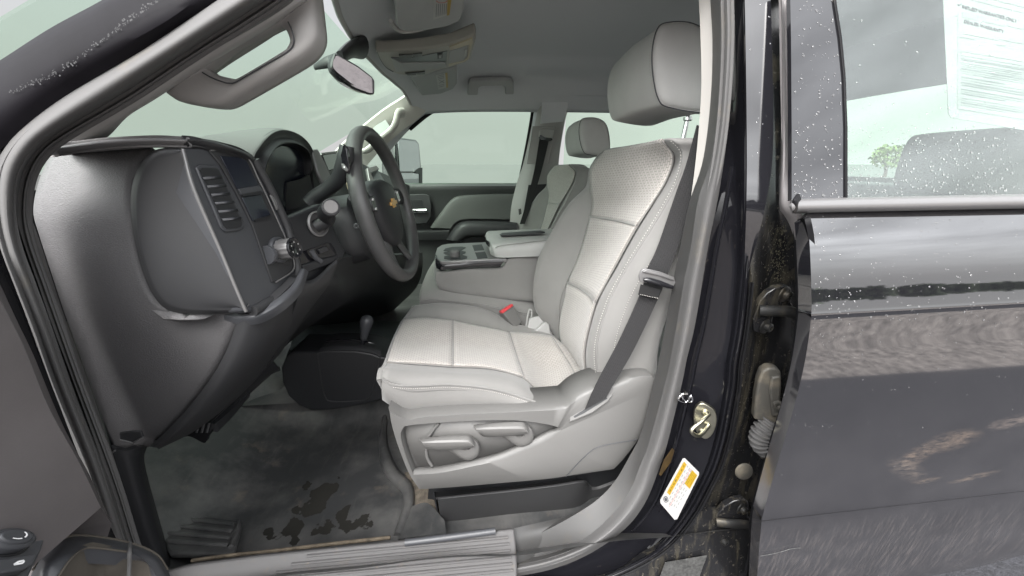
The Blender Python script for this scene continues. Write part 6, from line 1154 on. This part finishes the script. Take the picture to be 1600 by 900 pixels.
skin('seat_riser', [[W3(-.12, .70, .72), W3(.1, .68, .72), W3(.5, .68, .72)], [W3(-.10, .71, .86), W3(.1, .69, .86), W3(.5, .69, .86)]], 'dash_black', T, n=10, m=2, th=.02)
# sill plate with ribs
SPl = PL((300, 884, .535), (640, 846, .535), (640, 900, .505))
sl = plate('sill_plate', [(255, 893), (300, 882), (400, 869), (630, 846), (778, 830), (803, 827), (806, 850), (808, 884), (808, 960), (255, 1000)], 'sill_plastic', T, th=.012, bevel=.003, pl=SPl); tag(sl, 'scuffed ribbed black sill plate')
mb = MB()
for k in range(6):
    v0 = 853.5 + k * 10.5; a0 = SPl.at(480 - k * 24, v0 + 15 + k * 2.2, .001); b0 = SPl.at(794 + k * 1.5, v0 - 14.5 - k * 1.2 + k, .001); mb.tube([a0.lerp(b0, q / 6) for q in range(7)], .0024, n=8, m=1)
mb.build('sill_ribs', 'sill_plastic', sl)
tube('sill_clip', [SPl.at(u, v, .006) for u, v in [(634, 846), (680, 840.5), (730, 834), (774, 828)]], .006, 'dash_face', sl, n=10, m=2)
tube('sill_lip', [QZ(u, v, .78) for u, v in [(300, 876), (360, 868), (420, 862), (520, 850), (610, 840)]], .0035, 'tan_dirt', sl, n=10, m=4)
skin('sill_end', [[(800, 826, .55), (803, 850, .535), (806, 890, .515)], [(850, 815, .57), (850, 832, .55), (850, 875, .53)], [(905, 802, .585), (905, 808, .56), (905, 840, .535)]], 'rubber_dirty', sl, n=14, m=4, th=.006)
# passenger side floor and tunnel
tn = skin('tunnel_cover', [[(452, 556, .99), (462, 556, 1.0), (520, 552, 1.0), (600, 560, 1.0), (660, 560, 1.0)], [(456, 530, 1.06), (468, 524, 1.08), (520, 530, 1.12), (600, 545, 1.12), (660, 545, 1.12)], [(458, 514, 1.12), (475, 508, 1.16), (520, 512, 1.3), (600, 515, 1.3), (660, 515, 1.3)], [(468, 506, 1.2), (490, 498, 1.3), (530, 502, 1.5), (600, 505, 1.5), (660, 504, 1.5)], [(500, 490, 1.5), (520, 488, 1.6), (560, 492, 1.75), (610, 494, 1.8), (680, 492, 1.8)]], 'vinyl_grey_green', T, n=40, m=5, th=.01, ang=60); tag(tn, 'grey green vinyl over the transmission tunnel')
sheet_ = MB(); sheet_.grid([[W3(x, y, .80) for y in (1.0, 1.3, 1.7, 2.12)] for x in (-1.0, -.5, 0, .5, 1.45)]); sheet_.build('far_floor', 'floor_vinyl', T)
fw = MB(); fw.grid([[W3(-1.02, y, z) for y in (.5, 1.0, 1.6, 2.15)] for z in (.5, .9, 1.40)]); fw.build('firewall', 'dash_black', T)
# floor console with transfer case lever
NC = [(447, 556), (456, 550), (495, 550), (512, 547.5), (530, 547.5), (556, 548), (580, 552), (594, 557.5), (612, 560), (640, 560), (640, 615), (595, 626), (565, 633), (530, 639), (505, 642), (485, 642), (466, 634), (450, 619), (441, 598), (439, 575)]
kc = plate('shift_console', [Q(u, v, .985) for u, v in NC], 'dash_black', T, th=.12, bevel=.006, seg=3); tag(kc, 'low black floor console with the four wheel drive lever')
tube('panel_line', [Q(u, v, .984) for u, v in [(496, 551), (499, 575), (504, 605), (509, 622), (518, 627), (550, 627), (578, 620), (588, 580), (594, 558)]], .0016, 'dash_dark', kc, n=6, m=4)
plate('open_tray', [Q(u, v, Y) for u, v, Y in [(455, 549, .992), (475, 529, 1.09), (480, 540, 1.09), (505, 530, 1.12), (512, 531, 1.12), (497, 549, .992)]], 'gloss_black', kc, th=.004, bevel=0)
skin('shift_plate', [[(497, 551, .984), (512, 547.5, .984), (530, 547, .984), (556, 547.5, .984), (580, 551.5, .984), (595, 557.5, .984)], [(502, 543, 1.0), (515, 541, 1.0), (531, 540, 1.0), (556, 540.5, 1.0), (580, 544, 1.0), (596, 549, 1.0)], [(509, 534, 1.05), (520, 533, 1.05), (535, 532, 1.05), (556, 532, 1.05), (578, 535, 1.05), (598, 541, 1.05)]], 'dash_dark', kc, n=30, m=3, th=.006)
tube('plate_edge', [Q(u, v, 1.045) for u, v in [(510, 534), (540, 532), (556, 532), (578, 536), (597, 543)]], .004, 'gloss_black', kc, n=8, m=5)
sl_ = tube('gear_lever', [Q(566, 546, 1.02), Q(567, 536, 1.02), Q(568, 528, 1.02)], .0055, 'gloss_black', T, n=12, m=3); tag(sl_, 'black floor lever with a pear shaped knob')
mb = MB(); o = Q(568, 531, 1.02); e = Q(574.5, 491, 1.02); mb.lathe(o, e - o, [(.007, 0), (.009, .003), (.0105, .012), (.013, .03), (.0165, .045), (.018, .056), (.0165, .066), (.011, .0725), (.005, .0745), (0, .075)], 28); mb.build('lever_knob', 'dash_face', sl_, ang=70)
# pedals
pd = skin('brake_pedal', [[(281, 664, .66), (303, 660, .66), (330, 661, .66), (336, 664, .66)], [(276, 680, .65), (298, 676, .65), (322, 676, .65), (328, 677, .65)], [(277, 685, .65), (296, 682, .65), (318, 692, .65), (323, 688, .65)]], 'rubber_black', T, n=20, m=4, th=.012); tag(pd, 'black ribbed foot pedal under the dashboard')
mb = MB()
for k in range(5):
    u = 291 + k * 8; mb.tube([Q(u + 4, 661, .652), Q(u, 676, .643)], .0022, n=6, m=1)
mb.build('pedal_ribs', 'dash_dark', pd)
skin('pedal_arm', [[(306, 660, .68), (335, 630, .72), (362, 600, .76)], [(334, 664, .67), (362, 640, .71), (392, 612, .76)]], 'dash_black', pd, n=12, m=2, th=.02)
